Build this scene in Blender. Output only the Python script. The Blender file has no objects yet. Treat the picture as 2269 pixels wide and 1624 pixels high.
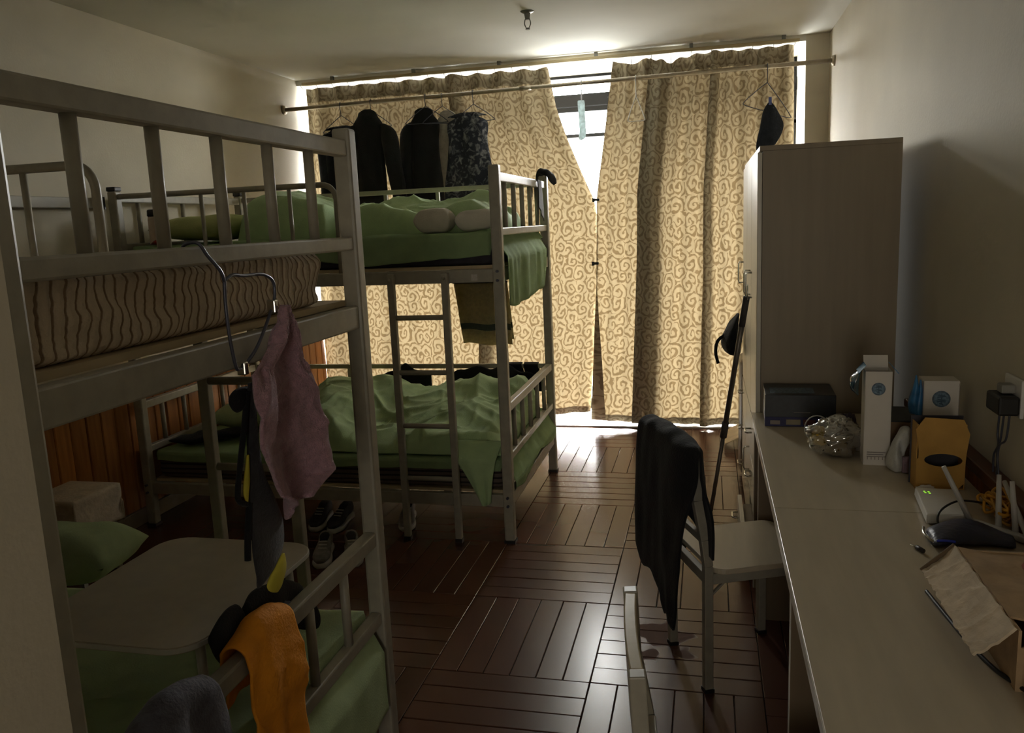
import bpy, bmesh, math, random
from mathutils import Vector, Matrix, noise
random.seed(7)
sc = bpy.context.scene
COL = sc.collection
V = Vector
# ------------------------------------------------------------------ camera
CAMZ = 1.55
cd = bpy.data.cameras.new('camera'); cam = bpy.data.objects.new('camera', cd); COL.objects.link(cam)
cd.sensor_width = 36.0; cd.lens = 36.0 * 1815.0 / 2269.0; cd.clip_start = 0.02; cd.clip_end = 200
xd = V((0.9727839, -0.00233256, -0.23170248)); yd = V((0.22763197, -0.17725224, 0.95747863)); zd = V((-0.04330316, -0.98416269, -0.17189716))
rx = V((xd[0], yd[0], zd[0])); ry = V((xd[1], yd[1], zd[1])); rz = V((xd[2], yd[2], zd[2]))
cm = Matrix(((rx[0], -ry[0], -rz[0], 0), (rx[1], -ry[1], -rz[1], 0), (rx[2], -ry[2], -rz[2], CAMZ), (0, 0, 0, 1)))
cam.matrix_world = cm
sc.camera = cam
# ------------------------------------------------------------------ world, daylight, exposure
w = bpy.data.worlds.new('overcast_sky'); sc.world = w; w.use_nodes = True
bg = w.node_tree.nodes['Background']
bg.inputs['Strength'].default_value = 88.0
wn = w.node_tree.nodes; wl = w.node_tree.links                       # overcast white sky above the horizon, darker ground below it
wt = wn.new('ShaderNodeTexCoord'); wx = wn.new('ShaderNodeSeparateXYZ'); wl.new(wt.outputs['Generated'], wx.inputs[0])
wr = wn.new('ShaderNodeValToRGB'); wr.color_ramp.elements[0].position = 0.485; wr.color_ramp.elements[0].color = (0.17, 0.17, 0.165, 1)
wr.color_ramp.elements[1].position = 0.515; wr.color_ramp.elements[1].color = (1.0, 0.985, 0.955, 1)
wm = wn.new('ShaderNodeMath'); wm.operation = 'MULTIPLY_ADD'; wm.inputs[1].default_value = 0.5; wm.inputs[2].default_value = 0.5
wl.new(wx.outputs['Z'], wm.inputs[0]); wl.new(wm.outputs[0], wr.inputs['Fac']); wl.new(wr.outputs['Color'], bg.inputs['Color'])
vs = sc.view_settings
vs.view_transform = 'Standard'; vs.look = 'None'; vs.exposure = 0.75; vs.gamma = 1.0; vs.use_curve_mapping = False
def portal(name, x0, x1, z0, z1, y):
    ld = bpy.data.lights.new(name, 'AREA'); ld.shape = 'RECTANGLE'; ld.size = x1 - x0; ld.size_y = z1 - z0
    ld.cycles.is_portal = True
    o = bpy.data.objects.new(name, ld); COL.objects.link(o)
    o.location = ((x0 + x1) / 2, y, (z0 + z1) / 2); o.rotation_euler = (-math.pi / 2, 0, 0)
portal('window_daylight', -3.05, 0.66, 0.03, 2.70, 6.72)
portal('curtain_gap_daylight', -1.11, -0.64, 2.20, 2.655, 6.125)
portal('curtain_gap_daylight', -0.99, -0.70, 1.72, 2.20, 6.125)
portal('curtain_side_daylight', 0.585, 0.645, 0.03, 2.655, 6.125)
ld = bpy.data.lights.new('added_fill_light', 'AREA'); ld.shape = 'RECTANGLE'; ld.size = 0.8; ld.size_y = 1.6; ld.energy = 11; ld.color = (1.0, 0.93, 0.82)
lo = bpy.data.objects.new('added_fill_light', ld); COL.objects.link(lo); lo.location = (-0.05, -2.5, 1.35); lo.rotation_euler = (math.pi / 2, 0, 0)   # added unseen fill light behind the camera, reaching the room through the opening
sc.cycles.use_denoising = True
sc.cycles.max_bounces = 8; sc.cycles.diffuse_bounces = 5; sc.cycles.glossy_bounces = 3; sc.cycles.transparent_max_bounces = 12; sc.cycles.use_adaptive_sampling = True; sc.cycles.adaptive_threshold = 0.08; sc.cycles.adaptive_min_samples = 24
sc.cycles.sample_clamp_indirect = 4.0

# ------------------------------------------------------------------ materials
def srgb(r, g, b):
    f = lambda c: ((c / 255 + 0.055) / 1.055) ** 2.4 if c / 255 > 0.04045 else c / 255 / 12.92
    return (f(r), f(g), f(b), 1)
MATS = {}
def M(name, col, rough=0.6, var=0.12, scale=14.0, bump=0.0, bscale=60.0, metal=0.0, spec=0.5, coat=0.0, sheen=0.0, stretch=(1, 1, 1), second=None, trans=0.0):
    if name in MATS: return MATS[name]
    m = bpy.data.materials.new(name); m.use_nodes = True
    nt = m.node_tree; N = nt.nodes; L = nt.links
    p = N['Principled BSDF']
    p.inputs['Roughness'].default_value = rough; p.inputs['Metallic'].default_value = metal
    p.inputs['Specular IOR Level'].default_value = spec
    p.inputs['Coat Weight'].default_value = coat; p.inputs['Coat Roughness'].default_value = 0.12
    if sheen: p.inputs['Sheen Weight'].default_value = sheen
    tc = N.new('ShaderNodeTexCoord'); mp = N.new('ShaderNodeMapping'); mp.inputs['Scale'].default_value = stretch
    L.new(tc.outputs['Object'], mp.inputs['Vector'])
    nz = N.new('ShaderNodeTexNoise'); nz.inputs['Scale'].default_value = scale; nz.inputs['Detail'].default_value = 4
    L.new(mp.outputs['Vector'], nz.inputs['Vector'])
    cr = N.new('ShaderNodeValToRGB')
    c = col[:3]; d = second[:3] if second else tuple(x * (1 - var * 1.4) for x in c)
    u = c if second else tuple(min(1, x * (1 + var)) for x in c)
    cr.color_ramp.elements[0].position = 0.32; cr.color_ramp.elements[0].color = (*d, 1)
    cr.color_ramp.elements[1].position = 0.68; cr.color_ramp.elements[1].color = (*u, 1)
    L.new(nz.outputs['Fac'], cr.inputs['Fac']); L.new(cr.outputs['Color'], p.inputs['Base Color'])
    if bump:
        n2 = N.new('ShaderNodeTexNoise'); n2.inputs['Scale'].default_value = bscale; n2.inputs['Detail'].default_value = 5
        L.new(mp.outputs['Vector'], n2.inputs['Vector'])
        b = N.new('ShaderNodeBump'); b.inputs['Strength'].default_value = bump; b.inputs['Distance'].default_value = 0.01
        L.new(n2.outputs['Fac'], b.inputs['Height']); L.new(b.outputs['Normal'], p.inputs['Normal'])
    if trans:                                            # thin cloth lets some light through
        tl = N.new('ShaderNodeBsdfTranslucent'); mx = N.new('ShaderNodeMixShader'); mx.inputs[0].default_value = trans
        L.new(cr.outputs['Color'], tl.inputs['Color']); L.new(p.outputs[0], mx.inputs[1]); L.new(tl.outputs[0], mx.inputs[2]); L.new(mx.outputs[0], N['Material Output'].inputs['Surface'])
    MATS[name] = m
    return m
wall_m = M('wall_paint', srgb(208, 200, 180), 0.8, 0.03, 3, 0.08, 90)
ceil_m = M('ceiling_paint', srgb(206, 204, 194), 0.85, 0.02, 3, 0.05, 80)
sill_m = M('white_plaster_sill', srgb(176, 170, 158), 0.6, 0.08, 9, 0.2, 30)
paint_m = M('bed_paint', srgb(160, 155, 140), 0.38, 0.07, 25, 0.03, 120, spec=0.45)
cap_m = M('black_plastic', srgb(30, 29, 28), 0.45, 0.1)
desk_m = M('desk_laminate', srgb(196, 184, 160), 0.30, 0.05, 30, 0.03, 200, stretch=(1, 0.12, 1), spec=0.4)
edge_m = M('desk_edge_band', srgb(226, 222, 214), 0.25, 0.02)
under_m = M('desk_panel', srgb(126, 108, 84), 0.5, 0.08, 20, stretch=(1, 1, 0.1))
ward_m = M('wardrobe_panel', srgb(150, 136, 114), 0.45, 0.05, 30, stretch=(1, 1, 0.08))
wdoor_m = M('wardrobe_door', srgb(206, 200, 184), 0.32, 0.03, 20)
chrome_m = M('chrome', srgb(210, 208, 200), 0.2, 0.03, metal=1.0)
steel_m = M('rod_steel', srgb(178, 168, 150), 0.32, 0.1, 30, metal=0.8)
dframe_m = M('window_frame', srgb(16, 18, 22), 0.6, 0.05, spec=0.2)
black_m = M('black_cloth', srgb(15, 16, 19), 0.9, 0.25, 30, 0.3, 150, sheen=0.05)
navy_m = M('navy_cloth', srgb(30, 36, 48), 0.9, 0.25, 30, 0.3, 150, sheen=0.15)
dgrey_m = M('dark_grey_cloth', srgb(52, 51, 54), 0.9, 0.2, 40, 0.3, 150, sheen=0.2)
bgrey_m = M('blue_grey_cloth', srgb(92, 92, 106), 0.9, 0.2, 40, 0.3, 150, sheen=0.2)
lgrey_m = M('light_grey_cloth', srgb(190, 186, 180), 0.9, 0.1, 40, 0.3, 150, trans=0.4)
green_m = M('green_cotton', srgb(172, 198, 148), 0.85, 0.06, 12, 0.2, 200, sheen=0.1)
sheet_m = M('green_sheet_cotton', srgb(172, 198, 148), 0.85, 0.06, 12, 0.2, 200, trans=0.4)
lime_m = M('lime_cotton', srgb(178, 184, 122), 0.85, 0.08, 12, 0.25, 200)
pgreen_m = M('pale_green_cotton', srgb(176, 196, 152), 0.85, 0.08, 12, 0.25, 200)
beige_m = M('pinkish_grey_cotton', srgb(206, 200, 186), 0.85, 0.06, 12, 0.2, 200)
orange_m = M('orange_cotton', srgb(236, 152, 30), 0.8, 0.06, 18, 0.3, 140)
pink_m = M('pink_terry', srgb(176, 136, 148), 0.95, 0.14, 60, 0.8, 260, sheen=0.3)
yellow_m = M('yellow_foam', srgb(206, 194, 70), 0.8, 0.1)
white_m = M('white_plastic', srgb(226, 224, 218), 0.35, 0.03)
table_m = M('table_top_laminate', srgb(196, 186, 168), 0.4, 0.04, 20)
card_m = M('cardboard', srgb(176, 148, 112), 0.85, 0.1, 25, 0.15, 60)
pcard_m = M('pale_torn_cardboard', srgb(214, 196, 168), 0.9, 0.1, 18, 0.4, 30)
tan_m = M('ochre_card', srgb(190, 146, 70), 0.7, 0.1, 14, 0.1, 40)
brown_m = M('brown_wood', srgb(96, 58, 38), 0.4, 0.15, 10, stretch=(1, 1, 0.15))
box_m = M('white_carton', srgb(222, 216, 206), 0.6, 0.03)
blue_m = M('blue_print', srgb(60, 130, 180), 0.5, 0.1)
dblue_m = M('dark_blue_print', srgb(34, 36, 88), 0.5, 0.1)
slate_m = M('slate_print', srgb(92, 112, 128), 0.5, 0.35, 120)
dbox_m = M('black_card', srgb(30, 33, 36), 0.4, 0.2, 60)
grayprint_m = M('grey_print', srgb(150, 140, 134), 0.6, 0.05)
dkprint_m = M('dark_print', srgb(52, 46, 44), 0.4, 0.3, 30)
pouch_m = M('navy_nylon', srgb(44, 47, 66), 0.38, 0.15, 20, 0.3, 60)
ycable_m = M('yellow_cable', srgb(206, 150, 44), 0.5, 0.15)
antenna_m = M('grey_antenna', srgb(186, 184, 178), 0.4, 0.03)
bag_white_m = M('white_bag', srgb(206, 206, 200), 0.4, 0.06, 20, 0.5, 40)
red_m = M('red_foil', srgb(120, 30, 26), 0.35, 0.3, 40)
shoe_m = M('shoe_fabric', srgb(128, 122, 116), 0.8, 0.2, 40)
sole_m = M('shoe_rubber', srgb(200, 196, 186), 0.6, 0.06)
rubber_m = M('grey_rubber', srgb(70, 66, 62), 0.7, 0.1)
pole_m = M('pole_paint', srgb(104, 96, 88), 0.35, 0.1, metal=0.4)
rosy_m = M('reddish_print', srgb(170, 104, 88), 0.8, 0.08, 20)
rose_plastic_m = M('rose_plastic', srgb(206, 172, 172), 0.4, 0.04)
wire_m = M('dark_wire', srgb(92, 94, 108), 0.3, 0.1, metal=0.5)
lwire_m = M('light_wire', srgb(206, 206, 206), 0.3, 0.03)
bluewire_m = M('blue_wire', srgb(96, 112, 180), 0.35, 0.1)
gunmetal_m = M('sprinkler_metal', srgb(120, 120, 116), 0.4, 0.05, metal=0.7)
towel_m = M('grey_green_terry', srgb(206, 198, 160), 0.95, 0.1, 60, 0.6, 260, trans=0.65)
tstripe_m = M('dark_green_terry', srgb(84, 96, 84), 0.95, 0.1, 60, 0.6, 260, trans=0.3)
board_m = M('raw_board', srgb(186, 168, 134), 0.7, 0.12, 10, 0.1, 40, stretch=(1, 0.2, 1))
grout_m = M('floor_grout', srgb(34, 22, 17), 0.6, 0.1)
label_m = M('sticker', srgb(190, 186, 178), 0.5, 0.1, 200)

def emit(name, col, s):
    m = bpy.data.materials.new(name); m.use_nodes = True; p = m.node_tree.nodes['Principled BSDF']
    p.inputs['Base Color'].default_value = col; p.inputs['Emission Color'].default_value = col; p.inputs['Emission Strength'].default_value = s
    return m
led_m = emit('green_led', (0.35, 0.9, 0.05, 1), 0.6)

def plank_mat(name, c1, c2, rough, stretch, coat=0.0, spec=0.5, rnd=0.25):
    m = bpy.data.materials.new(name); m.use_nodes = True; nt = m.node_tree; N = nt.nodes; L = nt.links; p = N['Principled BSDF']
    tc = N.new('ShaderNodeTexCoord'); mp = N.new('ShaderNodeMapping'); mp.inputs['Scale'].default_value = stretch
    L.new(tc.outputs['Object'], mp.inputs['Vector'])
    oi = N.new('ShaderNodeObjectInfo'); ad = N.new('ShaderNodeVectorMath'); ad.operation = 'ADD'
    mu = N.new('ShaderNodeMath'); mu.operation = 'MULTIPLY'; mu.inputs[1].default_value = 37.0
    L.new(oi.outputs['Random'], mu.inputs[0]); L.new(mp.outputs['Vector'], ad.inputs[0]); L.new(mu.outputs[0], ad.inputs[1])
    nz = N.new('ShaderNodeTexNoise'); nz.inputs['Scale'].default_value = 6; nz.inputs['Detail'].default_value = 5; nz.inputs['Distortion'].default_value = 0.2
    L.new(ad.outputs[0], nz.inputs['Vector'])
    cr = N.new('ShaderNodeValToRGB'); cr.color_ramp.elements[0].position = 0.3; cr.color_ramp.elements[1].position = 0.72
    cr.color_ramp.elements[0].color = c1; cr.color_ramp.elements[1].color = c2
    L.new(nz.outputs['Fac'], cr.inputs['Fac'])
    hs = N.new('ShaderNodeHueSaturation'); mr = N.new('ShaderNodeMapRange'); mr.inputs[3].default_value = 1 - rnd; mr.inputs[4].default_value = 1 + rnd
    L.new(oi.outputs['Random'], mr.inputs[0]); L.new(mr.outputs[0], hs.inputs['Value']); L.new(cr.outputs['Color'], hs.inputs['Color'])
    L.new(hs.outputs['Color'], p.inputs['Base Color'])
    if name.startswith('floor'):                          # dull dried patches beside the chair
        ge = N.new('ShaderNodeNewGeometry'); sn = N.new('ShaderNodeTexNoise'); sn.inputs['Scale'].default_value = 9; sn.inputs['Detail'].default_value = 1; L.new(ge.outputs['Position'], sn.inputs['Vector'])
        ds = N.new('ShaderNodeVectorMath'); ds.operation = 'DISTANCE'; ds.inputs[1].default_value = (-0.16, 2.86, 0); L.new(ge.outputs['Position'], ds.inputs[0])
        m1 = N.new('ShaderNodeMath'); m1.operation = 'MULTIPLY_ADD'; m1.inputs[1].default_value = -2.6; L.new(ds.outputs['Value'], m1.inputs[0]); L.new(sn.outputs['Fac'], m1.inputs[2])
        st = N.new('ShaderNodeMapRange'); st.inputs[1].default_value = 0.22; st.inputs[2].default_value = 0.25; st.inputs[3].default_value = rough; st.inputs[4].default_value = 0.75
        L.new(m1.outputs[0], st.inputs[0]); L.new(st.outputs[0], p.inputs['Roughness'])
    p.inputs['Roughness'].default_value = rough; p.inputs['Coat Weight'].default_value = coat; p.inputs['Coat Roughness'].default_value = 0.2
    p.inputs['Specular IOR Level'].default_value = spec
    b = N.new('ShaderNodeBump'); b.inputs['Strength'].default_value = 0.0 if name.startswith('floor') else 0.03; b.inputs['Distance'].default_value = 0.002
    L.new(nz.outputs['Fac'], b.inputs['Height'])
    if name.startswith('floor'): nz.inputs['Detail'].default_value = 1.0; nz.inputs['Scale'].default_value = 2.0
    else: L.new(b.outputs['Normal'], p.inputs['Normal'])
    return m
floor_m = plank_mat('floor_plank_wood', srgb(90, 56, 43), srgb(92, 58, 44), 0.25, (2.5, 2.5, 2.5), 0.0, 0.5, 0.10)
wains_m = plank_mat('wainscot_wood', srgb(140, 86, 38), srgb(176, 116, 56), 0.45, (6, 6, 0.6), 0.0, 0.4, 0.2)

def stripe_mat(name, base, line, axis, freq, wob, wid, bump=0.6, rib=False):
    """woven ticking with dark wavy lines across the object"""
    m = bpy.data.materials.new(name); m.use_nodes = True; nt = m.node_tree; N = nt.nodes; L = nt.links; p = N['Principled BSDF']
    p.inputs['Roughness'].default_value = 0.9
    tc = N.new('ShaderNodeTexCoord'); nz = N.new('ShaderNodeTexNoise'); nz.inputs['Scale'].default_value = 7; nz.inputs['Detail'].default_value = 2
    mpw = N.new('ShaderNodeMapping'); mpw.inputs['Scale'].default_value = (1, 0.35, 2.6); L.new(tc.outputs['Object'], mpw.inputs['Vector']); L.new(mpw.outputs[0], nz.inputs['Vector'])
    sx = N.new('ShaderNodeSeparateXYZ'); L.new(tc.outputs['Object'], sx.inputs[0])
    a = N.new('ShaderNodeMath'); a.operation = 'MULTIPLY_ADD'; L.new(nz.outputs['Fac'], a.inputs[0]); a.inputs[1].default_value = wob; L.new(sx.outputs[axis], a.inputs[2])
    b = N.new('ShaderNodeMath'); b.operation = 'MULTIPLY'; b.inputs[1].default_value = freq; L.new(a.outputs[0], b.inputs[0])
    f = N.new('ShaderNodeMath'); f.operation = 'FRACT'; L.new(b.outputs[0], f.inputs[0])
    cr = N.new('ShaderNodeValToRGB'); e = cr.color_ramp.elements
    e[0].position = 0.0; e[0].color = line; e[1].position = 1.0; e[1].color = base
    e2 = cr.color_ramp.elements.new(wid); e2.color = line
    e3 = cr.color_ramp.elements.new(wid + 0.1); e3.color = base
    L.new(f.outputs[0], cr.inputs['Fac']); L.new(cr.outputs['Color'], p.inputs['Base Color'])
    n2 = N.new('ShaderNodeTexNoise'); n2.inputs['Scale'].default_value = 120; L.new(tc.outputs['Object'], n2.inputs['Vector'])
    bp = N.new('ShaderNodeBump'); bp.inputs['Strength'].default_value = bump; bp.inputs['Distance'].default_value = 0.006
    L.new(n2.outputs['Fac'], bp.inputs['Height']); L.new(bp.outputs['Normal'], p.inputs['Normal'])
    if rib:                                              # quilted ribs between the stripes
        q = N.new('ShaderNodeMath'); q.operation = 'MULTIPLY'; q.inputs[1].default_value = math.pi; L.new(f.outputs[0], q.inputs[0])
        sn = N.new('ShaderNodeMath'); sn.operation = 'SINE'; L.new(q.outputs[0], sn.inputs[0])
        b2 = N.new('ShaderNodeBump'); b2.inputs['Strength'].default_value = 0.8; b2.inputs['Distance'].default_value = 0.008
        L.new(sn.outputs[0], b2.inputs['Height']); L.new(b2.outputs['Normal'], bp.inputs['Normal'])
    return m
tick_m = stripe_mat('striped_ticking', srgb(206, 190, 166), srgb(140, 116, 92), 'Y', 41, 0.042, 0.16, rib=True)
dtick_m = stripe_mat('dark_striped_mattress', srgb(104, 92, 82), srgb(46, 40, 38), 'Z', 38, 0.006, 0.3)
dmat_m = M('dark_mattress', srgb(58, 56, 62), 0.9, 0.15, 20)

def floral_mat():
    m = bpy.data.materials.new('dark_floral_cloth'); m.use_nodes = True; nt = m.node_tree; N = nt.nodes; L = nt.links; p = N['Principled BSDF']
    p.inputs['Roughness'].default_value = 0.9
    tc = N.new('ShaderNodeTexCoord'); nz = N.new('ShaderNodeTexNoise'); nz.inputs['Scale'].default_value = 22; nz.inputs['Detail'].default_value = 4; nz.inputs['Distortion'].default_value = 1.2
    L.new(tc.outputs['Object'], nz.inputs['Vector']); cr = N.new('ShaderNodeValToRGB'); e = cr.color_ramp.elements
    e[0].position = 0.5; e[0].color = srgb(40, 44, 56); e[1].position = 0.72; e[1].color = srgb(150, 152, 158)
    L.new(nz.outputs['Fac'], cr.inputs['Fac']); L.new(cr.outputs['Color'], p.inputs['Base Color']); return m
floral_m = floral_mat()

def curtain_mat():
    m = bpy.data.materials.new('damask_curtain'); m.use_nodes = True; nt = m.node_tree; N = nt.nodes; L = nt.links
    N.remove(N['Principled BSDF']); out = N['Material Output']
    uv = N.new('ShaderNodeUVMap'); uv.uv_map = 'UVMap'
    mp = N.new('ShaderNodeMapping'); mp.inputs['Scale'].default_value = (11.5, 9.5, 1); L.new(uv.outputs[0], mp.inputs['Vector'])
    nz = N.new('ShaderNodeTexNoise'); nz.inputs['Scale'].default_value = 1.6; nz.inputs['Detail'].default_value = 1.5; L.new(mp.outputs[0], nz.inputs['Vector'])
    s1 = N.new('ShaderNodeVectorMath'); s1.operation = 'SUBTRACT'; L.new(nz.outputs['Color'], s1.inputs[0]); s1.inputs[1].default_value = (0.5, 0.5, 0.5)
    s2 = N.new('ShaderNodeVectorMath'); s2.operation = 'SCALE'; s2.inputs['Scale'].default_value = 0.55; L.new(s1.outputs[0], s2.inputs[0])
    wp = N.new('ShaderNodeVectorMath'); wp.operation = 'ADD'; L.new(mp.outputs[0], wp.inputs[0]); L.new(s2.outputs[0], wp.inputs[1])
    vo = N.new('ShaderNodeTexVoronoi'); vo.voronoi_dimensions = '2D'; vo.inputs['Scale'].default_value = 1.0; vo.inputs['Randomness'].default_value = 0.75
    L.new(wp.outputs[0], vo.inputs['Vector'])
    df = N.new('ShaderNodeVectorMath'); df.operation = 'SUBTRACT'; L.new(wp.outputs[0], df.inputs[0]); L.new(vo.outputs['Position'], df.inputs[1])
    sp = N.new('ShaderNodeSeparateXYZ'); L.new(df.outputs[0], sp.inputs[0])
    at = N.new('ShaderNodeMath'); at.operation = 'ARCTAN2'; L.new(sp.outputs[1], at.inputs[0]); L.new(sp.outputs[0], at.inputs[1])
    a1 = N.new('ShaderNodeMath'); a1.operation = 'MULTIPLY'; a1.inputs[1].default_value = 1.0; L.new(at.outputs[0], a1.inputs[0])
    a2 = N.new('ShaderNodeMath'); a2.operation = 'MULTIPLY_ADD'; L.new(vo.outputs['Distance'], a2.inputs[0]); a2.inputs[1].default_value = 16.0; L.new(a1.outputs[0], a2.inputs[2])
    sn = N.new('ShaderNodeMath'); sn.operation = 'SINE'; L.new(a2.outputs[0], sn.inputs[0])
    n3 = N.new('ShaderNodeTexNoise'); n3.inputs['Scale'].default_value = 3.2; n3.inputs['Detail'].default_value = 1; L.new(mp.outputs[0], n3.inputs['Vector'])
    a3 = N.new('ShaderNodeMath'); a3.operation = 'MULTIPLY_ADD'; L.new(n3.outputs['Fac'], a3.inputs[0]); a3.inputs[1].default_value = 2.2; L.new(sn.outputs[0], a3.inputs[2])
    mr = N.new('ShaderNodeMapRange'); mr.inputs[1].default_value = 0.58; mr.inputs[2].default_value = 1.10; L.new(a3.outputs[0], mr.inputs[0])
    c1 = N.new('ShaderNodeMix'); c1.data_type = 'RGBA'; c1.inputs[6].default_value = (0.42, 0.28, 0.13, 1); c1.inputs[7].default_value = (0.84, 0.64, 0.36, 1); L.new(mr.outputs[0], c1.inputs[0])
    c2 = N.new('ShaderNodeMix'); c2.data_type = 'RGBA'; c2.inputs[6].default_value = (0.25, 0.21, 0.15, 1); c2.inputs[7].default_value = (0.40, 0.35, 0.26, 1); L.new(mr.outputs[0], c2.inputs[0])
    tr = N.new('ShaderNodeBsdfTranslucent'); L.new(c1.outputs[2], tr.inputs['Color'])
    di = N.new('ShaderNodeBsdfDiffuse'); L.new(c2.outputs[2], di.inputs['Color'])
    mx = N.new('ShaderNodeMixShader'); mx.inputs[0].default_value = CURT_T
    L.new(di.outputs[0], mx.inputs[1]); L.new(tr.outputs[0], mx.inputs[2]); L.new(mx.outputs[0], out.inputs['Surface'])
    return m
CURT_T = 0.0165
curtain_m = curtain_mat()

def film_mat(name, tint, t=0.6, rough=0.12):
    m = bpy.data.materials.new(name); m.use_nodes = True; nt = m.node_tree; N = nt.nodes; L = nt.links
    N.remove(N['Principled BSDF']); out = N['Material Output']
    tb = N.new('ShaderNodeBsdfTransparent'); tb.inputs['Color'].default_value = tint
    gb = N.new('ShaderNodeBsdfGlossy'); gb.inputs['Roughness'].default_value = rough; gb.inputs['Color'].default_value = (0.9, 0.9, 0.9, 1)
    mx = N.new('ShaderNodeMixShader'); mx.inputs[0].default_value = 1 - t
    tc = N.new('ShaderNodeTexCoord'); nz = N.new('ShaderNodeTexNoise'); nz.inputs['Scale'].default_value = 25; L.new(tc.outputs['Object'], nz.inputs['Vector'])
    bp = N.new('ShaderNodeBump'); bp.inputs['Strength'].default_value = 0.3 if rough > 0.05 else 0.0; bp.inputs['Distance'].default_value = 0.01
    L.new(nz.outputs['Fac'], bp.inputs['Height']); L.new(bp.outputs['Normal'], gb.inputs['Normal'])
    L.new(tb.outputs[0], mx.inputs[1]); L.new(gb.outputs[0], mx.inputs[2]); L.new(mx.outputs[0], out.inputs['Surface']); return m
glass_m = film_mat('window_glass', (0.97, 0.98, 0.98, 1), 0.95, 0.0)
film_m = film_mat('clear_plastic_film', (0.95, 0.95, 0.93, 1), 0.50, 0.10)

# ------------------------------------------------------------------ helpers
def tag(o, label=None, cat=None, group=None, kind=None):
    if label: o['label'] = label
    if cat: o['category'] = cat
    if group: o['group'] = group
    if kind: o['kind'] = kind
    return o
def setparent(o, parent):
    if parent is not None:
        o.parent = parent
        o.matrix_parent_inverse = Matrix.Translation(-V(parent.get('_o', (0, 0, 0)))) if parent.type == 'EMPTY' else Matrix.Identity(4)
def root(name, label, cat, loc, group=None):
    o = bpy.data.objects.new(name, None); COL.objects.link(o); o.location = loc; o['_o'] = tuple(loc); o.empty_display_size = 0.1
    return tag(o, label, cat, group)
def obj(name, bm, mat, parent=None, smooth=False, bevel=0.0, solid=0.0, sub=0, label=None):
    me = bpy.data.meshes.new(name); bmesh.ops.recalc_face_normals(bm, faces=bm.faces); bm.to_mesh(me); bm.free()
    for mm in (mat if isinstance(mat, (list, tuple)) else [mat]): me.materials.append(mm)
    if smooth:
        for p in me.polygons: p.use_smooth = True
    o = bpy.data.objects.new(name, me); COL.objects.link(o); setparent(o, parent)
    if solid: s = o.modifiers.new('thick', 'SOLIDIFY'); s.thickness = solid; s.offset = 0
    if sub: s = o.modifiers.new('sub', 'SUBSURF'); s.levels = sub; s.render_levels = sub
    if bevel: b = o.modifiers.new('bev', 'BEVEL'); b.width = bevel; b.segments = 2; b.limit_method = 'ANGLE'
    if label: o['label'] = label
    return o
def NB(): return bmesh.new()
def box(bm, x0, x1, y0, y1, z0, z1, mi=0):
    vs_ = [bm.verts.new(p) for p in ((x0, y0, z0), (x1, y0, z0), (x1, y1, z0), (x0, y1, z0), (x0, y0, z1), (x1, y0, z1), (x1, y1, z1), (x0, y1, z1))]
    for f in ((0, 3, 2, 1), (4, 5, 6, 7), (0, 1, 5, 4), (1, 2, 6, 5), (2, 3, 7, 6), (3, 0, 4, 7)):
        bm.faces.new([vs_[i] for i in f]).material_index = mi
    return bm
def obox(bm, c, ax, ay, az, mi=0):
    """box from a centre and three half-axis vectors"""
    c, ax, ay, az = V(c), V(ax), V(ay), V(az)
    P = [c + sx * ax + sy * ay + sz * az for sz in (-1, 1) for sx, sy in ((-1, -1), (1, -1), (1, 1), (-1, 1))]
    vs_ = [bm.verts.new(p) for p in P]
    for f in ((0, 3, 2, 1), (4, 5, 6, 7), (0, 1, 5, 4), (1, 2, 6, 5), (2, 3, 7, 6), (3, 0, 4, 7)):
        bm.faces.new([vs_[i] for i in f]).material_index = mi
    return bm
def bar(bm, p, q, w, h, up=(0, 0, 1), mi=0):
    p, q = V(p), V(q); d = (q - p); L = d.length; d.normalize(); up = V(up)
    if abs(d.dot(up)) > 0.98: up = V((0, 1, 0))
    s = d.cross(up).normalized(); u = s.cross(d).normalized()
    return obox(bm, (p + q) / 2, d * L / 2, s * w / 2, u * h / 2, mi)
def tube(bm, pts, r, n=8, closed=False, mi=0):
    pts = [V(p) for p in pts]; rings = []; prev = None; m = len(pts)
    for i, p in enumerate(pts):
        if closed: t = pts[(i + 1) % m] - pts[i - 1]
        else: t = pts[min(i + 1, m - 1)] - pts[max(i - 1, 0)]
        t.normalize()
        if prev is None:
            prev = V((0, 0, 1)) if abs(t.z) < 0.9 else V((1, 0, 0))
        s = (prev - t * prev.dot(t)).normalized(); prev = s; u = t.cross(s)
        rr = r[i] if isinstance(r, (list, tuple)) else r
        rings.append([bm.verts.new(p + rr * (math.cos(2 * math.pi * k / n) * s + math.sin(2 * math.pi * k / n) * u)) for k in range(n)])
    for i in range(m if closed else m - 1):
        a, b = rings[i], rings[(i + 1) % m]
        for k in range(n): bm.faces.new((a[k], a[(k + 1) % n], b[(k + 1) % n], b[k])).material_index = mi
    if not closed:
        bm.faces.new(rings[0][::-1]).material_index = mi; bm.faces.new(rings[-1]).material_index = mi
    return bm
def arc(c, a, b, t0, t1, n): return [V(c) + V(a) * math.cos(t0 + (t1 - t0) * i / n) + V(b) * math.sin(t0 + (t1 - t0) * i / n) for i in range(n + 1)]
def spline(pts, n=8):
    pts = [V(p) for p in pts]; P = [pts[0]] + pts + [pts[-1]]; out = []
    for i in range(1, len(P) - 2):
        for k in range(n):
            t = k / n; a, b, c, d = P[i - 1], P[i], P[i + 1], P[i + 2]
            out.append(0.5 * ((2 * b) + (c - a) * t + (2 * a - 5 * b + 4 * c - d) * t * t + (3 * b - a - 3 * c + d) * t ** 3))
    out.append(pts[-1]); return out
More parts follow.
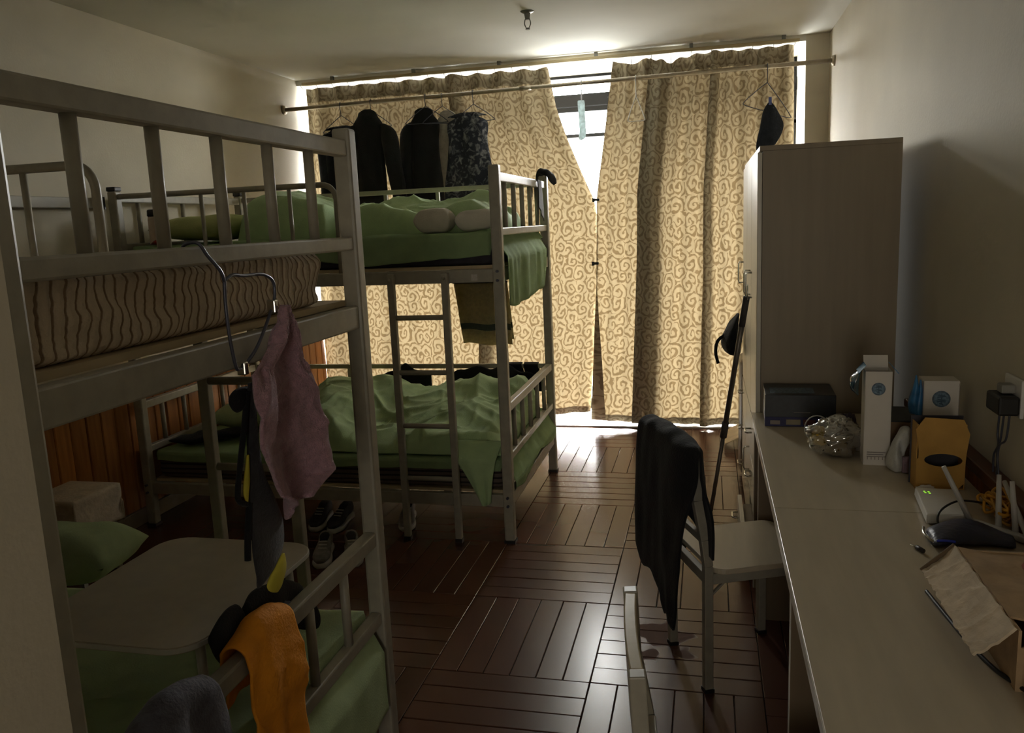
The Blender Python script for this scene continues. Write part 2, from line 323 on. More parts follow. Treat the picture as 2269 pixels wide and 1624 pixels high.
def fn(x, y, z=0.0, s=1.0): return noise.noise(V((x * s, y * s, z * s)))
def ridge(x, y, s, seed=0.0):
    wx = noise.noise(V((x * s * 0.6, y * s * 0.6, seed + 3.1))); wy = noise.noise(V((x * s * 0.6, y * s * 0.6, seed + 9.7)))
    n = noise.noise(V((x * s + 1.3 * wx, y * s + 1.3 * wy, seed)))
    return (1 - min(1, abs(n) * 2.6)) ** 2
def loft(bm, secs, n=20, rip=0.0, rs=9.0, seed=0.0, power=1.0, mi=0):
    """closed surface through elliptical sections (centre, half-width vector, half-thickness vector)"""
    rings = []
    for j, (c, a, b) in enumerate(secs):
        c, a, b = V(c), V(a), V(b); ring = []
        for k in range(n):
            t = 2 * math.pi * k / n; ct, st = math.cos(t), math.sin(t)
            ct = math.copysign(abs(ct) ** power, ct); st2 = math.copysign(abs(st) ** power, st)
            p = c + a * ct + b * st2
            if rip:
                d = b.normalized() * rip * noise.noise(V((p.x * rs + seed, p.y * rs, p.z * rs * 0.35 + seed)))
                p = p + d
            ring.append(bm.verts.new(p))
        rings.append(ring)
    for i in range(len(rings) - 1):
        a, b = rings[i], rings[i + 1]
        for k in range(n): bm.faces.new((a[k], a[(k + 1) % n], b[(k + 1) % n], b[k])).material_index = mi
    bm.faces.new(rings[0][::-1]).material_index = mi; bm.faces.new(rings[-1]).material_index = mi
    return bm
def interp_secs(secs, m):
    """resample (c,a,b) sections with Catmull-Rom"""
    cs = spline([s[0] for s in secs], m); as_ = spline([s[1] for s in secs], m); bs = spline([s[2] for s in secs], m)
    return list(zip(cs, as_, bs))
def grid(bm, f, nu, nv, uvf=None, mi=0, mif=None):
    vs_ = [[bm.verts.new(f(i / nu, j / nv)) for j in range(nv + 1)] for i in range(nu + 1)]
    lay = bm.loops.layers.uv.new('UVMap') if uvf else None
    for i in range(nu):
        for j in range(nv):
            fc = bm.faces.new((vs_[i][j], vs_[i + 1][j], vs_[i + 1][j + 1], vs_[i][j + 1]))
            fc.material_index = mif(i / nu, j / nv) if mif else mi
            if lay:
                for lp, (a, b) in zip(fc.loops, ((i, j), (i + 1, j), (i + 1, j + 1), (i, j + 1))): lp[lay].uv = uvf(a / nu, b / nv)
    return bm
def mound(bm, f, x0, x1, y0, y1, zb, nx, ny, edge=None):
    """closed lump: top surface f(x,y,u,v) and a flat underside"""
    top = [[None] * (ny + 1) for _ in range(nx + 1)]; bot = [[None] * (ny + 1) for _ in range(nx + 1)]
    for i in range(nx + 1):
        for j in range(ny + 1):
            u, v = i / nx, j / ny; x = x0 + (x1 - x0) * u; y = y0 + (y1 - y0) * v
            if edge: x, y = edge(x, y, u, v)
            z = f(x, y, u, v)
            top[i][j] = bm.verts.new((x, y, max(z, zb + 0.002)))
            bot[i][j] = bm.verts.new((x, y, zb))
    for i in range(nx):
        for j in range(ny):
            bm.faces.new((top[i][j], top[i + 1][j], top[i + 1][j + 1], top[i][j + 1])); bm.faces.new((bot[i][j], bot[i][j + 1], bot[i + 1][j + 1], bot[i + 1][j]))
    def side(a, b, c, d): bm.faces.new((a, b, c, d))
    for i in range(nx):
        side(bot[i][0], bot[i + 1][0], top[i + 1][0], top[i][0]); side(top[i][ny], top[i + 1][ny], bot[i + 1][ny], bot[i][ny])
    for j in range(ny):
        side(top[0][j], top[0][j + 1], bot[0][j + 1], bot[0][j]); side(bot[nx][j], bot[nx][j + 1], top[nx][j + 1], top[nx][j])
    return bm
def edgefall(u, v, p=0.12):
    g = lambda t: 1 - max(0, 1 - min(t, 1 - t) / p) ** 2.5
    return max(0.0, g(u)) ** 0.5 * max(0.0, g(v)) ** 0.5
def pillow_bm(c, L, W, T, rot=0.0, seed=0.0, wr=0.012, tilt=0.0, nx=28, ny=20):
    bm = NB(); c = V(c); R = Matrix.Rotation(rot, 3, 'Z') @ Matrix.Rotation(tilt, 3, 'Y')
    def s(u, v, sg):
        a, b = 2 * u - 1, 2 * v - 1
        k = max(0, (1 - a ** 4)) ** 0.5 * max(0, (1 - b ** 4)) ** 0.5
        x = a * L / 2 * (1 - 0.06 * (1 - b * b)); y = b * W / 2 * (1 - 0.08 * (1 - a * a))
        z = sg * T / 2 * k + wr * k * noise.noise(V((x * 9 + seed, y * 9, sg + seed)))
        return c + R @ V((x, y, z))
    t = [[bm.verts.new(s(i / nx, j / ny, 1)) for j in range(ny + 1)] for i in range(nx + 1)]
    b = [[t[i][j] if i in (0, nx) or j in (0, ny) else bm.verts.new(s(i / nx, j / ny, -1)) for j in range(ny + 1)] for i in range(nx + 1)]
    for i in range(nx):
        for j in range(ny):
            bm.faces.new((t[i][j], t[i + 1][j], t[i + 1][j + 1], t[i][j + 1]))
            q = (b[i][j], b[i][j + 1], b[i + 1][j + 1], b[i + 1][j])
            if len(set(q)) == 4 and not all(x in (t[i][j], t[i + 1][j], t[i + 1][j + 1], t[i][j + 1]) for x in q): bm.faces.new(q)
    return bm
def cyl(bm, c, r, h, n=20, r2=None, mi=0):
    c = V(c); r2 = r if r2 is None else r2
    return tube(bm, [c, c + V((0, 0, h))], [r, r2], n, mi=mi)
def lathe(bm, c, prof, n=20, mi=0):
    c = V(c); rings = [[bm.verts.new(c + V((r * math.cos(2 * math.pi * k / n), r * math.sin(2 * math.pi * k / n), z))) for k in range(n)] for r, z in prof]
    for a, b in zip(rings, rings[1:]):
        for k in range(n): bm.faces.new((a[k], a[(k + 1) % n], b[(k + 1) % n], b[k])).material_index = mi
    bm.faces.new(rings[0][::-1]).material_index = mi; bm.faces.new(rings[-1]).material_index = mi
    return bm
def copy_tree(o, parent=None):
    c = o.copy(); COL.objects.link(c); c.parent = parent
    for ch in o.children: copy_tree(ch, c)
    return c

# ------------------------------------------------------------------ the room
XL, XR, YB, YW, ZC = -3.07, 0.795, -1.6, 6.045, 2.70
YG = 6.60                                             # plane of the glazing
def struct(name, bm, mat, **k):
    o = obj(name, bm, mat, **k); o['kind'] = 'structure'; return o
floor_o = struct('floor', box(NB(), XL - 0.1, XR + 0.1, YB - 0.1, YW - 0.03, -0.08, -0.009), grout_m)
# basket-weave floor planks, six to a block
BX, BY, GX, GY = 0.568, 0.588, -0.959, 2.540
def plank_mesh(name, lx, ly):
    bm = NB(); h = 0.009; c = 0.0022; lx -= 0.0022; ly -= 0.0022
    a = [bm.verts.new((sx * lx / 2, sy * ly / 2, -h)) for sx, sy in ((-1, -1), (1, -1), (1, 1), (-1, 1))]
    b = [bm.verts.new((sx * lx / 2, sy * ly / 2, -c)) for sx, sy in ((-1, -1), (1, -1), (1, 1), (-1, 1))]
    d = [bm.verts.new((sx * (lx / 2 - c), sy * (ly / 2 - c), 0)) for sx, sy in ((-1, -1), (1, -1), (1, 1), (-1, 1))]
    bm.faces.new(d); bm.faces.new(a[::-1])
    for k in range(4):
        bm.faces.new((a[k], a[(k + 1) % 4], b[(k + 1) % 4], b[k])); bm.faces.new((b[k], b[(k + 1) % 4], d[(k + 1) % 4], d[k]))
    me = bpy.data.meshes.new(name); bm.to_mesh(me); bm.free(); me.materials.append(floor_m); return me
pv = plank_mesh('plank_lengthwise', BX / 6, BY); ph = plank_mesh('plank_crosswise', BX, BY / 6)
cells = []
for i in range(-4, 4):
    for j in range(-8, 7):
        x0, y0 = GX + i * BX, GY + j * BY
        vert = (i + j) % 2 == 0
        for k in range(6):
            cx, cy = (x0 + (k + 0.5) * BX / 6, y0 + BY / 2) if vert else (x0 + BX / 2, y0 + (k + 0.5) * BY / 6)
            hx, hy = (BX / 12, BY / 2) if vert else (BX / 2, BY / 12)
            if cx - hx < XL or cx + hx > XR or cy + hy > YW - 0.02 or cy - hy < YB: 
                a0, a1, b0, b1 = max(XL, cx - hx), min(XR, cx + hx), max(YB, cy - hy), min(YW - 0.03, cy + hy)
                if a1 - a0 > 0.01 and b1 - b0 > 0.01: cells.append((1e9, None, a0, a1, b0, b1))
                continue
            vis = (cy > 1.95 and -1.0 < cx < 0.35 and cx < cy * 0.12) or (cy > 1.95 and cx <= -1.0 and cx > -3.0 and cy > 2.0 and cx > -0.95 * cy - 0.1 and cy < 3.9)
            # size on the picture: area over distance squared, foreshortened by height
            cells.append((-1.0 / (cx * cx + cy * cy + 2.4) ** 1.5 + (0 if vis else 5), vert, cx, cy, hx, hy))
cells.sort(key=lambda c: c[0])
rest = NB()
for n_, c in enumerate(cells):
    if n_ < 300 and c[1] is not None and c[0] < 1:
        o = bpy.data.objects.new('plank', pv if c[1] else ph); COL.objects.link(o); o.location = (c[2], c[3], random.uniform(-0.0005, 0.0003)); o.parent = floor_o
        o.rotation_euler = (random.uniform(-0.002, 0.002), random.uniform(-0.002, 0.002), 0)
    elif c[1] is None: box(rest, c[2] + 0.001, c[3] - 0.001, c[4] + 0.001, c[5] - 0.001, -0.0089, 0)
    else: box(rest, c[2] - c[4] + 0.001, c[2] + c[4] - 0.001, c[3] - c[5] + 0.001, c[3] + c[5] - 0.001, -0.0089, 0)
o = obj('outlying_planks', rest, floor_m, floor_o); o['kind'] = 'stuff'
struct('ceiling', box(NB(), XL - 0.1, XR + 0.1, YB - 0.1, YG + 0.25, ZC, ZC + 0.15), ceil_m)
struct('wall_left', box(NB(), XL - 0.12, XL, YB - 0.1, YG + 0.25, -0.08, ZC), wall_m)
struct('wall_right', box(NB(), XR, XR + 0.12, YB - 0.1, YG + 0.25, -0.08, ZC), wall_m)
bm = NB(); box(bm, XL, -0.50, YB - 0.12, YB, -0.08, ZC); box(bm, 0.40, XR, YB - 0.12, YB, -0.08, ZC); box(bm, -0.50, 0.40, YB - 0.12, YB, 2.05, ZC)
struct('wall_back', bm, wall_m)                        # with an opening added behind the camera to let the fill light in
bm = NB(); box(bm, -0.9, 0.8, -3.0, -2.9, -0.08, 2.4); box(bm, -1.0, -0.9, -3.0, YB - 0.12, -0.08, 2.4); box(bm, 0.8, 0.9, -3.0, YB - 0.12, -0.08, 2.4); box(bm, -1.0, 0.9, -3.0, YB - 0.12, 2.4, 2.5); box(bm, -1.0, 0.9, -3.0, YB - 0.12, -0.12, -0.08)
struct('wall_fill_shell', bm, wall_m)  # added unseen shell around the fill light, closed to keep the sky out
struct('wall_pier', box(NB(), 0.645, XR, YW, YG + 0.25, -0.08, ZC), wall_m)
struct('wall_lintel', box(NB(), XL, 0.645, YW - 0.005, YG + 0.25, 2.660, ZC), ceil_m)
struct('wall_partition', box(NB(), XL, -0.748, 0.62, 0.75, -0.009, ZC), wall_m)
struct('trim_1', box(NB(), XL, 0.645, YW - 0.03, YG + 0.25, -0.08, 0.012), sill_m, bevel=0.004)     # white sill strip under the curtains
# window
win = struct('window_1', box(NB(), XL, 0.645, YG, YG + 0.07, 0.012, 0.10), dframe_m)
def wpart(name, x0, x1, z0, z1, d0=0.0, d1=0.07, m=None): return obj(name, box(NB(), x0, x1, YG + d0, YG + d1, z0, z1), m or dframe_m, win)
wpart('head_rail', XL, 0.645, 2.640, 2.660)
wpart('transom', XL, 0.645, 2.425, 2.515, -0.03, 0.08)
wpart('transom', XL, 0.645, 2.385, 2.42, -0.01, 0.07)
wpart('glazing_bar', XL, 0.645, 2.192, 2.218)
mull = [-3.045, -2.33, -1.62, -0.33, 0.625]
for x in mull: wpart('mullion', x - 0.025, x + 0.025, 0.10, 2.640)
for a, b in zip(mull, mull[1:]):
    for z0, z1 in ((0.10, 2.192), (2.218, 2.385), (2.515, 2.640)): wpart('pane', a + 0.025, b - 0.025, z0, z1, 0.03, 0.036, glass_m)
# wainscot boards and baseboards
def wainscot(name, x, inward, y0, y1, wdt):
    tr = struct(name, box(NB(), min(x, x + inward * 0.012), max(x, x + inward * 0.012), y0, y1, 0.0, 0.80), brown_m)
    n = int((y1 - y0) / wdt); me = None
    for k in range(n):
        if me is None:
            bm = NB(); box(bm, -0.009, 0.009, -wdt / 2 + 0.002, wdt / 2 - 0.002, 0, 0.69)
            bmesh.ops.bevel(bm, geom=[e for e in bm.edges if abs(e.verts[0].co.z - e.verts[1].co.z) > 0.1], offset=0.005, segments=1, affect='EDGES')
            me = bpy.data.meshes.new('board'); bm.to_mesh(me); bm.free(); me.materials.append(wains_m)
        o = bpy.data.objects.new('board', me); COL.objects.link(o); o.location = (x + inward * 0.019, y0 + (k + 0.5) * wdt, 0.09); o.parent = tr
    obj('cap_rail', box(NB(), min(x, x + inward * 0.05), max(x, x + inward * 0.05), y0, y1, 0.782, 0.815), brown_m, tr, bevel=0.006)
    return tr
wainscot('trim_2', XL, 1, 2.15, 6.20, 0.105)
wainscot('trim_3', XR, -1, 1.1, 3.38, 0.07)
bl = M('grey_baseboard', srgb(132, 122, 106), 0.5, 0.08)
struct('baseboard_left', box(NB(), XL, XL + 0.036, 0.75, 6.02, 0.0, 0.085), bl, bevel=0.004)
struct('baseboard_right', box(NB(), XR - 0.034, XR, YB, 6.04, 0.0, 0.085), bl, bevel=0.004)
# cable trunking on the left wall
t = root('wall_trunking', 'beige rectangular trunking running along the wall beside the far bunk', 'trunking', (XL, 2.6, 1.74))
obj('channel', box(NB(), XL, XL + 0.045, 1.5, 3.70, 1.717, 1.77), M('trunking_plastic', srgb(168, 162, 146), 0.5, 0.03), t, bevel=0.004)
obj('end_cap', box(NB(), XL, XL + 0.05, 3.70, 3.72, 1.712, 1.775), cap_m, t)

# ------------------------------------------------------------------ bunk beds
BEDX0, BEDX1 = -2.965, -0.945
def make_bed(label, y0, y1, lad_side):
    """y0/y1: centres of near and far posts; lad_side: 0 = ladder and guard on the near side, 1 = on the far side"""
    t = root('bunk_bed', label, 'bunk bed', (BEDX1, (y0 + y1) / 2, 0), 'steel bunk beds')
    x0, x1 = BEDX0, BEDX1; ps = 0.050; H = 1.80; posts = {}
    for x in (x0, x1):
        for y in (y0, y1):
            p = obj('post', box(NB(), x - ps / 2, x + ps / 2, y - ps / 2, y + ps / 2, 0.012, H if x == x0 else H + 0.018), paint_m, t, bevel=0.008); posts[x, y] = p
            if x == x0: obj('post_cap', box(NB(), x - ps / 2 - 0.001, x + ps / 2 + 0.001, y - ps / 2 - 0.001, y + ps / 2 + 0.001, H, H + 0.022), cap_m if x == x0 else paint_m, p, bevel=0.004)
            obj('foot', box(NB(), x - ps / 2 - 0.003, x + ps / 2 + 0.003, y - ps / 2 - 0.003, y + ps / 2 + 0.003, 0.0, 0.014), cap_m, p)
    h = ps / 2
    for x in (x0, x1):                                  # end panels, up and down
        for zt, zm in ((1.765, 1.515), (0.672, 0.428)):
            tr_ = obj('end_rail', box(NB(), x - 0.018, x + 0.018, y0 + h, y1 - h, zt - 0.021, zt + 0.021), paint_m, t, bevel=0.005)
            obj('end_rail', box(NB(), x - 0.017, x + 0.017, y0 + h, y1 - h, zm - 0.018, zm + 0.018), paint_m, t, bevel=0.005)
            for k in range(5):
                yy = y0 + (y1 - y0) * (k + 1) / 6 - 0.02
                obj('end_bar', tube(NB(), [(x, yy, zm + 0.018), (x, yy, zt - 0.021)], 0.0125, 10), paint_m, t, smooth=True)
    for zf in (1.315, 0.215):                           # bed frames
        for y in (y0, y1): 
            f = obj('side_rail', box(NB(), x0 + h, x1 - h, y - 0.017, y + 0.017, zf - 0.031, zf + 0.031), paint_m, t, bevel=0.004)
        for x in (x0, x1): obj('frame_end', box(NB(), x - 0.017, x + 0.017, y0 + h, y1 - h, zf - 0.031, zf + 0.031), paint_m, t, bevel=0.004)
        for (x, y), p in posts.items():
            for dz in (-0.022, 0.02):
                obj('bolt', tube(NB(), [(x, y - h - 0.012, zf + dz), (x, y - h, zf + dz)], 0.007, 8), wire_m, p)
                obj('bolt', tube(NB(), [(x, y + h, zf + dz), (x, y + h + 0.012, zf + dz)], 0.007, 8), wire_m, p)
        for k in range(5):
            xx = x0 + (x1 - x0) * (k + 1) / 6
            obj('cross_slat', box(NB(), xx - 0.02, xx + 0.02, y0 + 0.017, y1 - 0.017, zf - 0.02, zf + 0.012), paint_m, t)
    yl, yo = (y0, y1) if lad_side == 0 else (y1, y0)    # ladder side, other side
    sg = -1 if lad_side == 0 else 1
    # guard rail with a rounded end, on the ladder side
    gx = -1.735; g = 0.014
    pts = [(x0 + h, yl, 1.772), (gx - 0.07, yl, 1.772)] + arc((gx - 0.07, yl, 1.702), (0, 0, 0.07), (0.07, 0, 0), 0, math.pi / 2, 6)[1:] + [(gx, yl, 1.345)]
    gr = obj('guard_rail', tube(NB(), pts, g, 10), paint_m, t, smooth=True)
    for xx in (-2.72, -2.465, -2.225, -1.98): obj('guard_bar', tube(NB(), [(xx, yl, 1.345), (xx, yl, 1.76)], 0.0105, 8), paint_m, gr, smooth=True)
    # low rail along the wall or back side, upper and lower bunk
    for zt, zb in ((1.772, 1.345), (0.675, 0.245)):
        if zt < 1 and lad_side == 1: continue
        br = obj('back_rail', box(NB(), x0 + h, x1 - h, yo - 0.011, yo + 0.011, zt - 0.014, zt + 0.014), paint_m, t, bevel=0.003)
        for xx in (-2.62, -2.28, -1.945, -1.605, -1.265): obj('back_bar', box(NB(), xx - 0.011, xx + 0.011, yo - 0.009, yo + 0.009, zb, zt - 0.014), paint_m, br)
    # ladder
    ly = yl + sg * 0.034
    lb = NB()
    for xx in (-1.47, -1.20): box(lb, xx - 0.0165, xx + 0.0165, ly - 0.015, ly + 0.015, 0.02, 1.335)
    la = obj('ladder', lb, paint_m, t, bevel=0.004)
    for zz in (1.125, 0.858, 0.592, 0.325): obj('rung', tube(NB(), [(-1.455, ly, zz), (-1.215, ly, zz)], 0.0125, 10), paint_m, la, smooth=True)
    for xx in (-1.47, -1.20): obj('bolt', tube(NB(), [(xx, ly + sg * 0.014, 1.31), (xx, ly + sg * 0.02, 1.31)], 0.008, 8), chrome_m, la)
    for xx in (-1.47, -1.20): obj('rubber_foot', box(NB(), xx - 0.018, xx + 0.018, ly - 0.017, ly + 0.017, 0.0, 0.022), cap_m, la)
    obj('bed_board', box(NB(), x0 + 0.03, x1 - 0.022, y0 + 0.02, y1 - 0.02, 1.347, 1.362), board_m, t, label='raw pale wooden board')
    obj('bed_board', box(NB(), x0 + 0.03, x1 - 0.022, y0 + 0.02, y1 - 0.02, 0.247, 0.260), board_m, t)
    return t
B1 = (0.930, 2.105); B2 = (3.725, 4.895)
bed1 = make_bed('grey steel bunk bed nearest the camera, with bare striped mattress above', *B1, 1)
bed2 = make_bed('grey steel bunk bed by the curtains with green bedding on both levels', *B2, 0)
obj('sticker', box(NB(), -1.075, -1.045, 3.7065, 3.708, 1.293, 1.323), label_m, bed2, label='small pale sticker on the side rail')

# ---- mattresses and bedding
def mattress(name, label, x0, x1, y0, y1, z0, z1, mat, seed, rough=0.012, n=90, pip=None):
    bm = NB(); sec = []; r = 0.03
    cx, cy, cz = (x0 + x1) / 2, (y0 + y1) / 2, (z0 + z1) / 2
    ny, nx, nz = int(n * (y1 - y0)), int(40 * (x1 - x0)), 14
    def put(x, y, z):
        # round the corners, then ruffle the faces
        dx = max(0, abs(x - cx) - (x1 - x0) / 2 + r); dy = max(0, abs(y - cy) - (y1 - y0) / 2 + r); dz = max(0, abs(z - cz) - (z1 - z0) / 2 + r)
        p = V((x, y, z)); d = math.sqrt(dx * dx + dy * dy + dz * dz)
        if d > r:
            k = r / d
            p = V((x - math.copysign(dx * (1 - k), x - cx), y - math.copysign(dy * (1 - k), y - cy), z - math.copysign(dz * (1 - k), z - cz)))
        q = rough * (noise.noise(V((p.x * 3 + seed, p.y * 7, p.z * 22))) + 0.5 * noise.noise(V((p.x * 12, p.y * 18 + seed, p.z * 30))))
        p.y += 0.4 * q * (1 if abs(y - cy) > 0.4 * (y1 - y0) else 0); p.x += q * (1 if abs(x - cx) > 0.49 * (x1 - x0) else 0)
        p.z += 0.5 * q * (1 if z > cz else 0)
        return p
    for face in range(6):
        if face < 2: f = lambda u, v, s=face: put(x0 if s == 0 else x1, y0 + (y1 - y0) * u, z0 + (z1 - z0) * v); a, b = ny, nz
        elif face < 4: f = lambda u, v, s=face - 2: put(x0 + (x1 - x0) * u, y0 if s == 0 else y1, z0 + (z1 - z0) * v); a, b = nx, nz
        else: f = lambda u, v, s=face - 4: put(x0 + (x1 - x0) * u, y0 + (y1 - y0) * v, z0 if s == 0 else z1); a, b = nx, ny // 2 if False else ny
        grid(bm, f, a, b)
    bmesh.ops.remove_doubles(bm, verts=bm.verts, dist=0.0008)
    return tag(obj(name, bm, mat, smooth=True), label, 'mattress')
mattress('mattress', 'bare beige mattress with dark wavy stripes on the nearest upper bunk', -2.9, -0.972, 1.005, 1.965, 1.363, 1.508, tick_m, 2.0, 0.018)
mattress('mattress', 'dark thin mattress under the green sheet of the far upper bunk', -2.92, -0.975, 3.75, 4.86, 1.363, 1.495, dmat_m, 5.0, 0.006, 30)
mattress('mattress', 'dark striped mattress under the green bedding of the far lower bunk', -2.92, -0.975, 3.752, 4.86, 0.261, 0.40, dtick_m, 8.0, 0.005, 30)
mattress('mattress', 'mattress under the green sheet of the nearest lower bunk', -2.9, -0.975, 1.02, 2.06, 0.261, 0.44, dmat_m, 3.0, 0.005, 30)

def bedsheet(name, label, x0, x1, y0, y1, zt, near, far, right, mat, seed, amp=0.006):
    """sheet lying over a mattress; near/far/right give how low each side hangs (a function of the place along it)"""
    nu, nv = 150, 90
    bm = NB()
    def f(u, v):
        # unrolled sheet: s runs over x with an overhang at x1; t runs over y with overhangs at both sides
        ov_r = 0.32; s = u * ((x1 - x0) + ov_r); x = x0 + min(s, x1 - x0); dr = max(0, s - (x1 - x0))
        T = 0.30; q = v * ((y1 - y0) + 2 * T) - T; y = y0 + min(max(q, 0), y1 - y0); dn = max(0, -q); df = max(0, q - (y1 - y0))
        z = zt + amp * noise.noise(V((x * 5 + seed, y * 5, seed))) * 2 + 0.5 * amp * ridge(x, y, 4, seed)
        if dr > 0: 
            dn2 = min(1, dr / ov_r) * right(min(max((y - y0) / (y1 - y0), 0), 1))
            z -= dn2; x += 0.004 + 0.060 * min(1, max(0, dn2 - 0.02) / 0.10) + 0.012 * min(1, dr * 8) * noise.noise(V((y * 11 + seed, dr * 2, 1)))
        if dr > 0: y = min(max(y, y0 + 0.028), y1 - 0.01)
        hang = 0
        if dn > 0: hang = min(1, dn / T) * near((x - x0) / (x1 - x0)); y -= (0 if dr > 0 else 1) * (0.005 + 0.008 * min(1, dn * 12) + 0.008 * noise.noise(V((x * 8 + seed, dn * 3, 2))))
        if df > 0: hang = min(1, df / T) * far((x - x0) / (x1 - x0)); y += (0 if dr > 0 else 1) * (0.004 + 0.004 * noise.noise(V((x * 8 + seed, df * 3, 4))))
        if dr > 0 and hang > 0: hang = 0; z = z
        z -= hang
        return V((x, y, z))
    grid(bm, f, nu, nv)
    return tag(obj(name, bm, mat, smooth=True, solid=0.003), label, 'sheet')
def uhang(u): return 0.105 + 0.012 * math.sin(u * 9) + 0.035 * max(0, 1 - abs(u - 0.66) / 0.22)
bedsheet('bed_sheet', 'green sheet tucked over the far upper bunk, hanging down its front', -2.90, -0.975, 3.745, 4.862, 1.512, uhang, lambda u: 0.06,
         lambda v: (0.345 + 0.012 * math.sin(v * 6)) * (1 if v < 0.84 else max(0.15, 1 - (v - 0.84) * 9)), sheet_m, 1.0, 0.007)
bedsheet('bed_sheet', 'green sheet under the crumpled quilt of the far lower bunk', -2.905, -0.975, 3.745, 4.862, 0.412, lambda u: 0.05, lambda u: 0.05,
         lambda v: 0.145 + 0.02 * math.sin(v * 9), sheet_m, 4.0, 0.006)
bedsheet('bed_sheet', 'pale green sheet on the nearest lower bunk hanging below its end rail', -2.88, -0.972, 1.015, 2.062, 0.455, lambda u: 0.06, lambda u: 0.05,
         lambda v: 0.30, pgreen_m, 6.0, 0.006)

def quilt(name, label, x0, x1, y0, y1, zb, hfun, mat, seed, wr=0.03, nx=150, ny=110, wob=0.05, p=0.12):
    bm = NB()
    def edge(x, y, u, v):
        k = 1 - edgefall(u, v, 0.3)
        return x + wob * noise.noise(V((y * 4, seed, 0))) * k, y + wob * noise.noise(V((x * 4, seed, 5))) * k
    def f(x, y, u, v):
        e = edgefall(u, v, p)
        h = hfun(u, v) * (0.82 + 0.35 * noise.noise(V((x * 3.1 + seed, y * 3.1, seed)))) 
        h += wr * (ridge(x, y, 1.9, seed) - 0.25) + wr * 0.4 * (ridge(x, y, 4.2, seed + 5) - 0.2) + 0.22 * wr * (ridge(x, y * 0.6, 8.0, seed + 8) - 0.2) + 0.0015 * noise.noise(V((x * 30, y * 30, seed)))
        return zb + max(0.006, h * e)
    mound(bm, f, x0, x1, y0, y1, zb, nx, ny, edge)
    return tag(obj(name, bm, mat, smooth=True), label, 'quilt')
# far lower bunk
quilt('quilt', 'crumpled green quilt spread over the far lower bunk', -2.36, -0.990, 3.775, 4.80, 0.424,
      lambda u, v: 0.10 + 0.15 * math.exp(-((v - 0.80) / 0.34) ** 2) * (0.75 + 0.35 * math.sin(u * 7.5 + 0.6)) + 0.05 * math.exp(-((u - 0.2) / 0.15) ** 2), green_m, 3.0, 0.055)
# its corner slipping off beside the ladder
bm = NB()
def tail(u, v):
    wdt = 0.05 + 0.085 * (1 - u) ** 0.8
    x = -1.11 + (v - 0.5) * 2 * wdt * (1 - 0.55 * u) + 0.055 * u; z = 0.50 - 0.31 * u + 0.03 * abs(v - 0.4) * u
    y = 3.772 - 0.078 * min(1, u * 4) + 0.010 * math.sin(v * 11 + 2 * u) * u
    return V((x, y, z))
grid(bm, tail, 26, 26); tag(obj('quilt_corner', bm, green_m, smooth=True, solid=0.008), 'corner of green quilt slipping down beside the ladder of the far lower bunk', 'quilt')
tag(obj('pillow', pillow_bm((-2.60, 4.34, 0.520), 0.42, 0.62, 0.15, 0.1, 1.0), pgreen_m, smooth=True), 'green pillow at the wall end of the far lower bunk', 'pillow')
bm = NB(); loft(bm, interp_secs([((-2.86, 3.87, 0.445), (0.03, 0.05, 0), (0, 0, 0.012)), ((-2.76, 3.91, 0.455), (0.02, 0.10, 0), (0, 0, 0.026)), ((-2.62, 3.98, 0.455), (0.03, 0.09, 0), (0, 0, 0.022)), ((-2.52, 4.01, 0.445), (0.0, 0.02, 0), (0, 0, 0.008))], 5), 16, 0.02, 14, 2.0)
tag(obj('dark_clothing', bm, black_m, smooth=True), 'dark crumpled clothing lying by the pillow of the far lower bunk', 'clothing')
# far upper bunk
quilt('quilt', 'rumpled green quilt heaped on the far upper bunk', -1.83, -1.05, 3.975, 4.80, 1.514,
      lambda u, v: 0.11 + 0.085 * math.exp(-((v - 0.55) / 0.35) ** 2) + 0.035 * math.sin(u * 8.5 + 0.4), green_m, 7.0, 0.035, 110, 100)
quilt('quilt', 'green folded quilt behind the bars of the far upper bunk', -2.38, -1.86, 3.90, 4.72, 1.514,
      lambda u, v: 0.21 + 0.04 * math.exp(-((u - 0.3) / 0.3) ** 2), green_m, 9.5, 0.035, 70, 90)
tag(obj('pillow', pillow_bm((-2.665, 4.16, 1.598), 0.46, 0.62, 0.135, 0.05, 4.0), lime_m, smooth=True), 'lime yellow pillow at the wall end of the far upper bunk', 'pillow')
tag(obj('cushion', pillow_bm((-1.30, 3.90, 1.580), 0.19, 0.13, 0.12, 0.0, 2.0, 0.01), beige_m, smooth=True), 'small pinkish grey rounded cushion at the front of the far upper bunk', 'cushion')
tag(obj('cushion', pillow_bm((-1.09, 3.91, 1.574), 0.20, 0.13, 0.10, 0.05, 6.0, 0.01), beige_m, smooth=True), 'small pinkish grey cushion beside the post of the far upper bunk', 'cushion')
# nearest lower bunk
quilt('quilt', 'dim green quilt under the folding table on the nearest lower bunk', -2.0, -1.03, 1.05, 1.41, 0.466,
      lambda u, v: 0.12 + 0.02 * math.sin(u * 9), green_m, 12.0, 0.03, 90, 50)
tag(obj('pillow', pillow_bm((-1.95, 1.95, 0.63), 0.52, 0.26, 0.16, 0.15, 9.0), pgreen_m, smooth=True), 'pale green pillow behind the folding table on the nearest lower bunk', 'pillow')

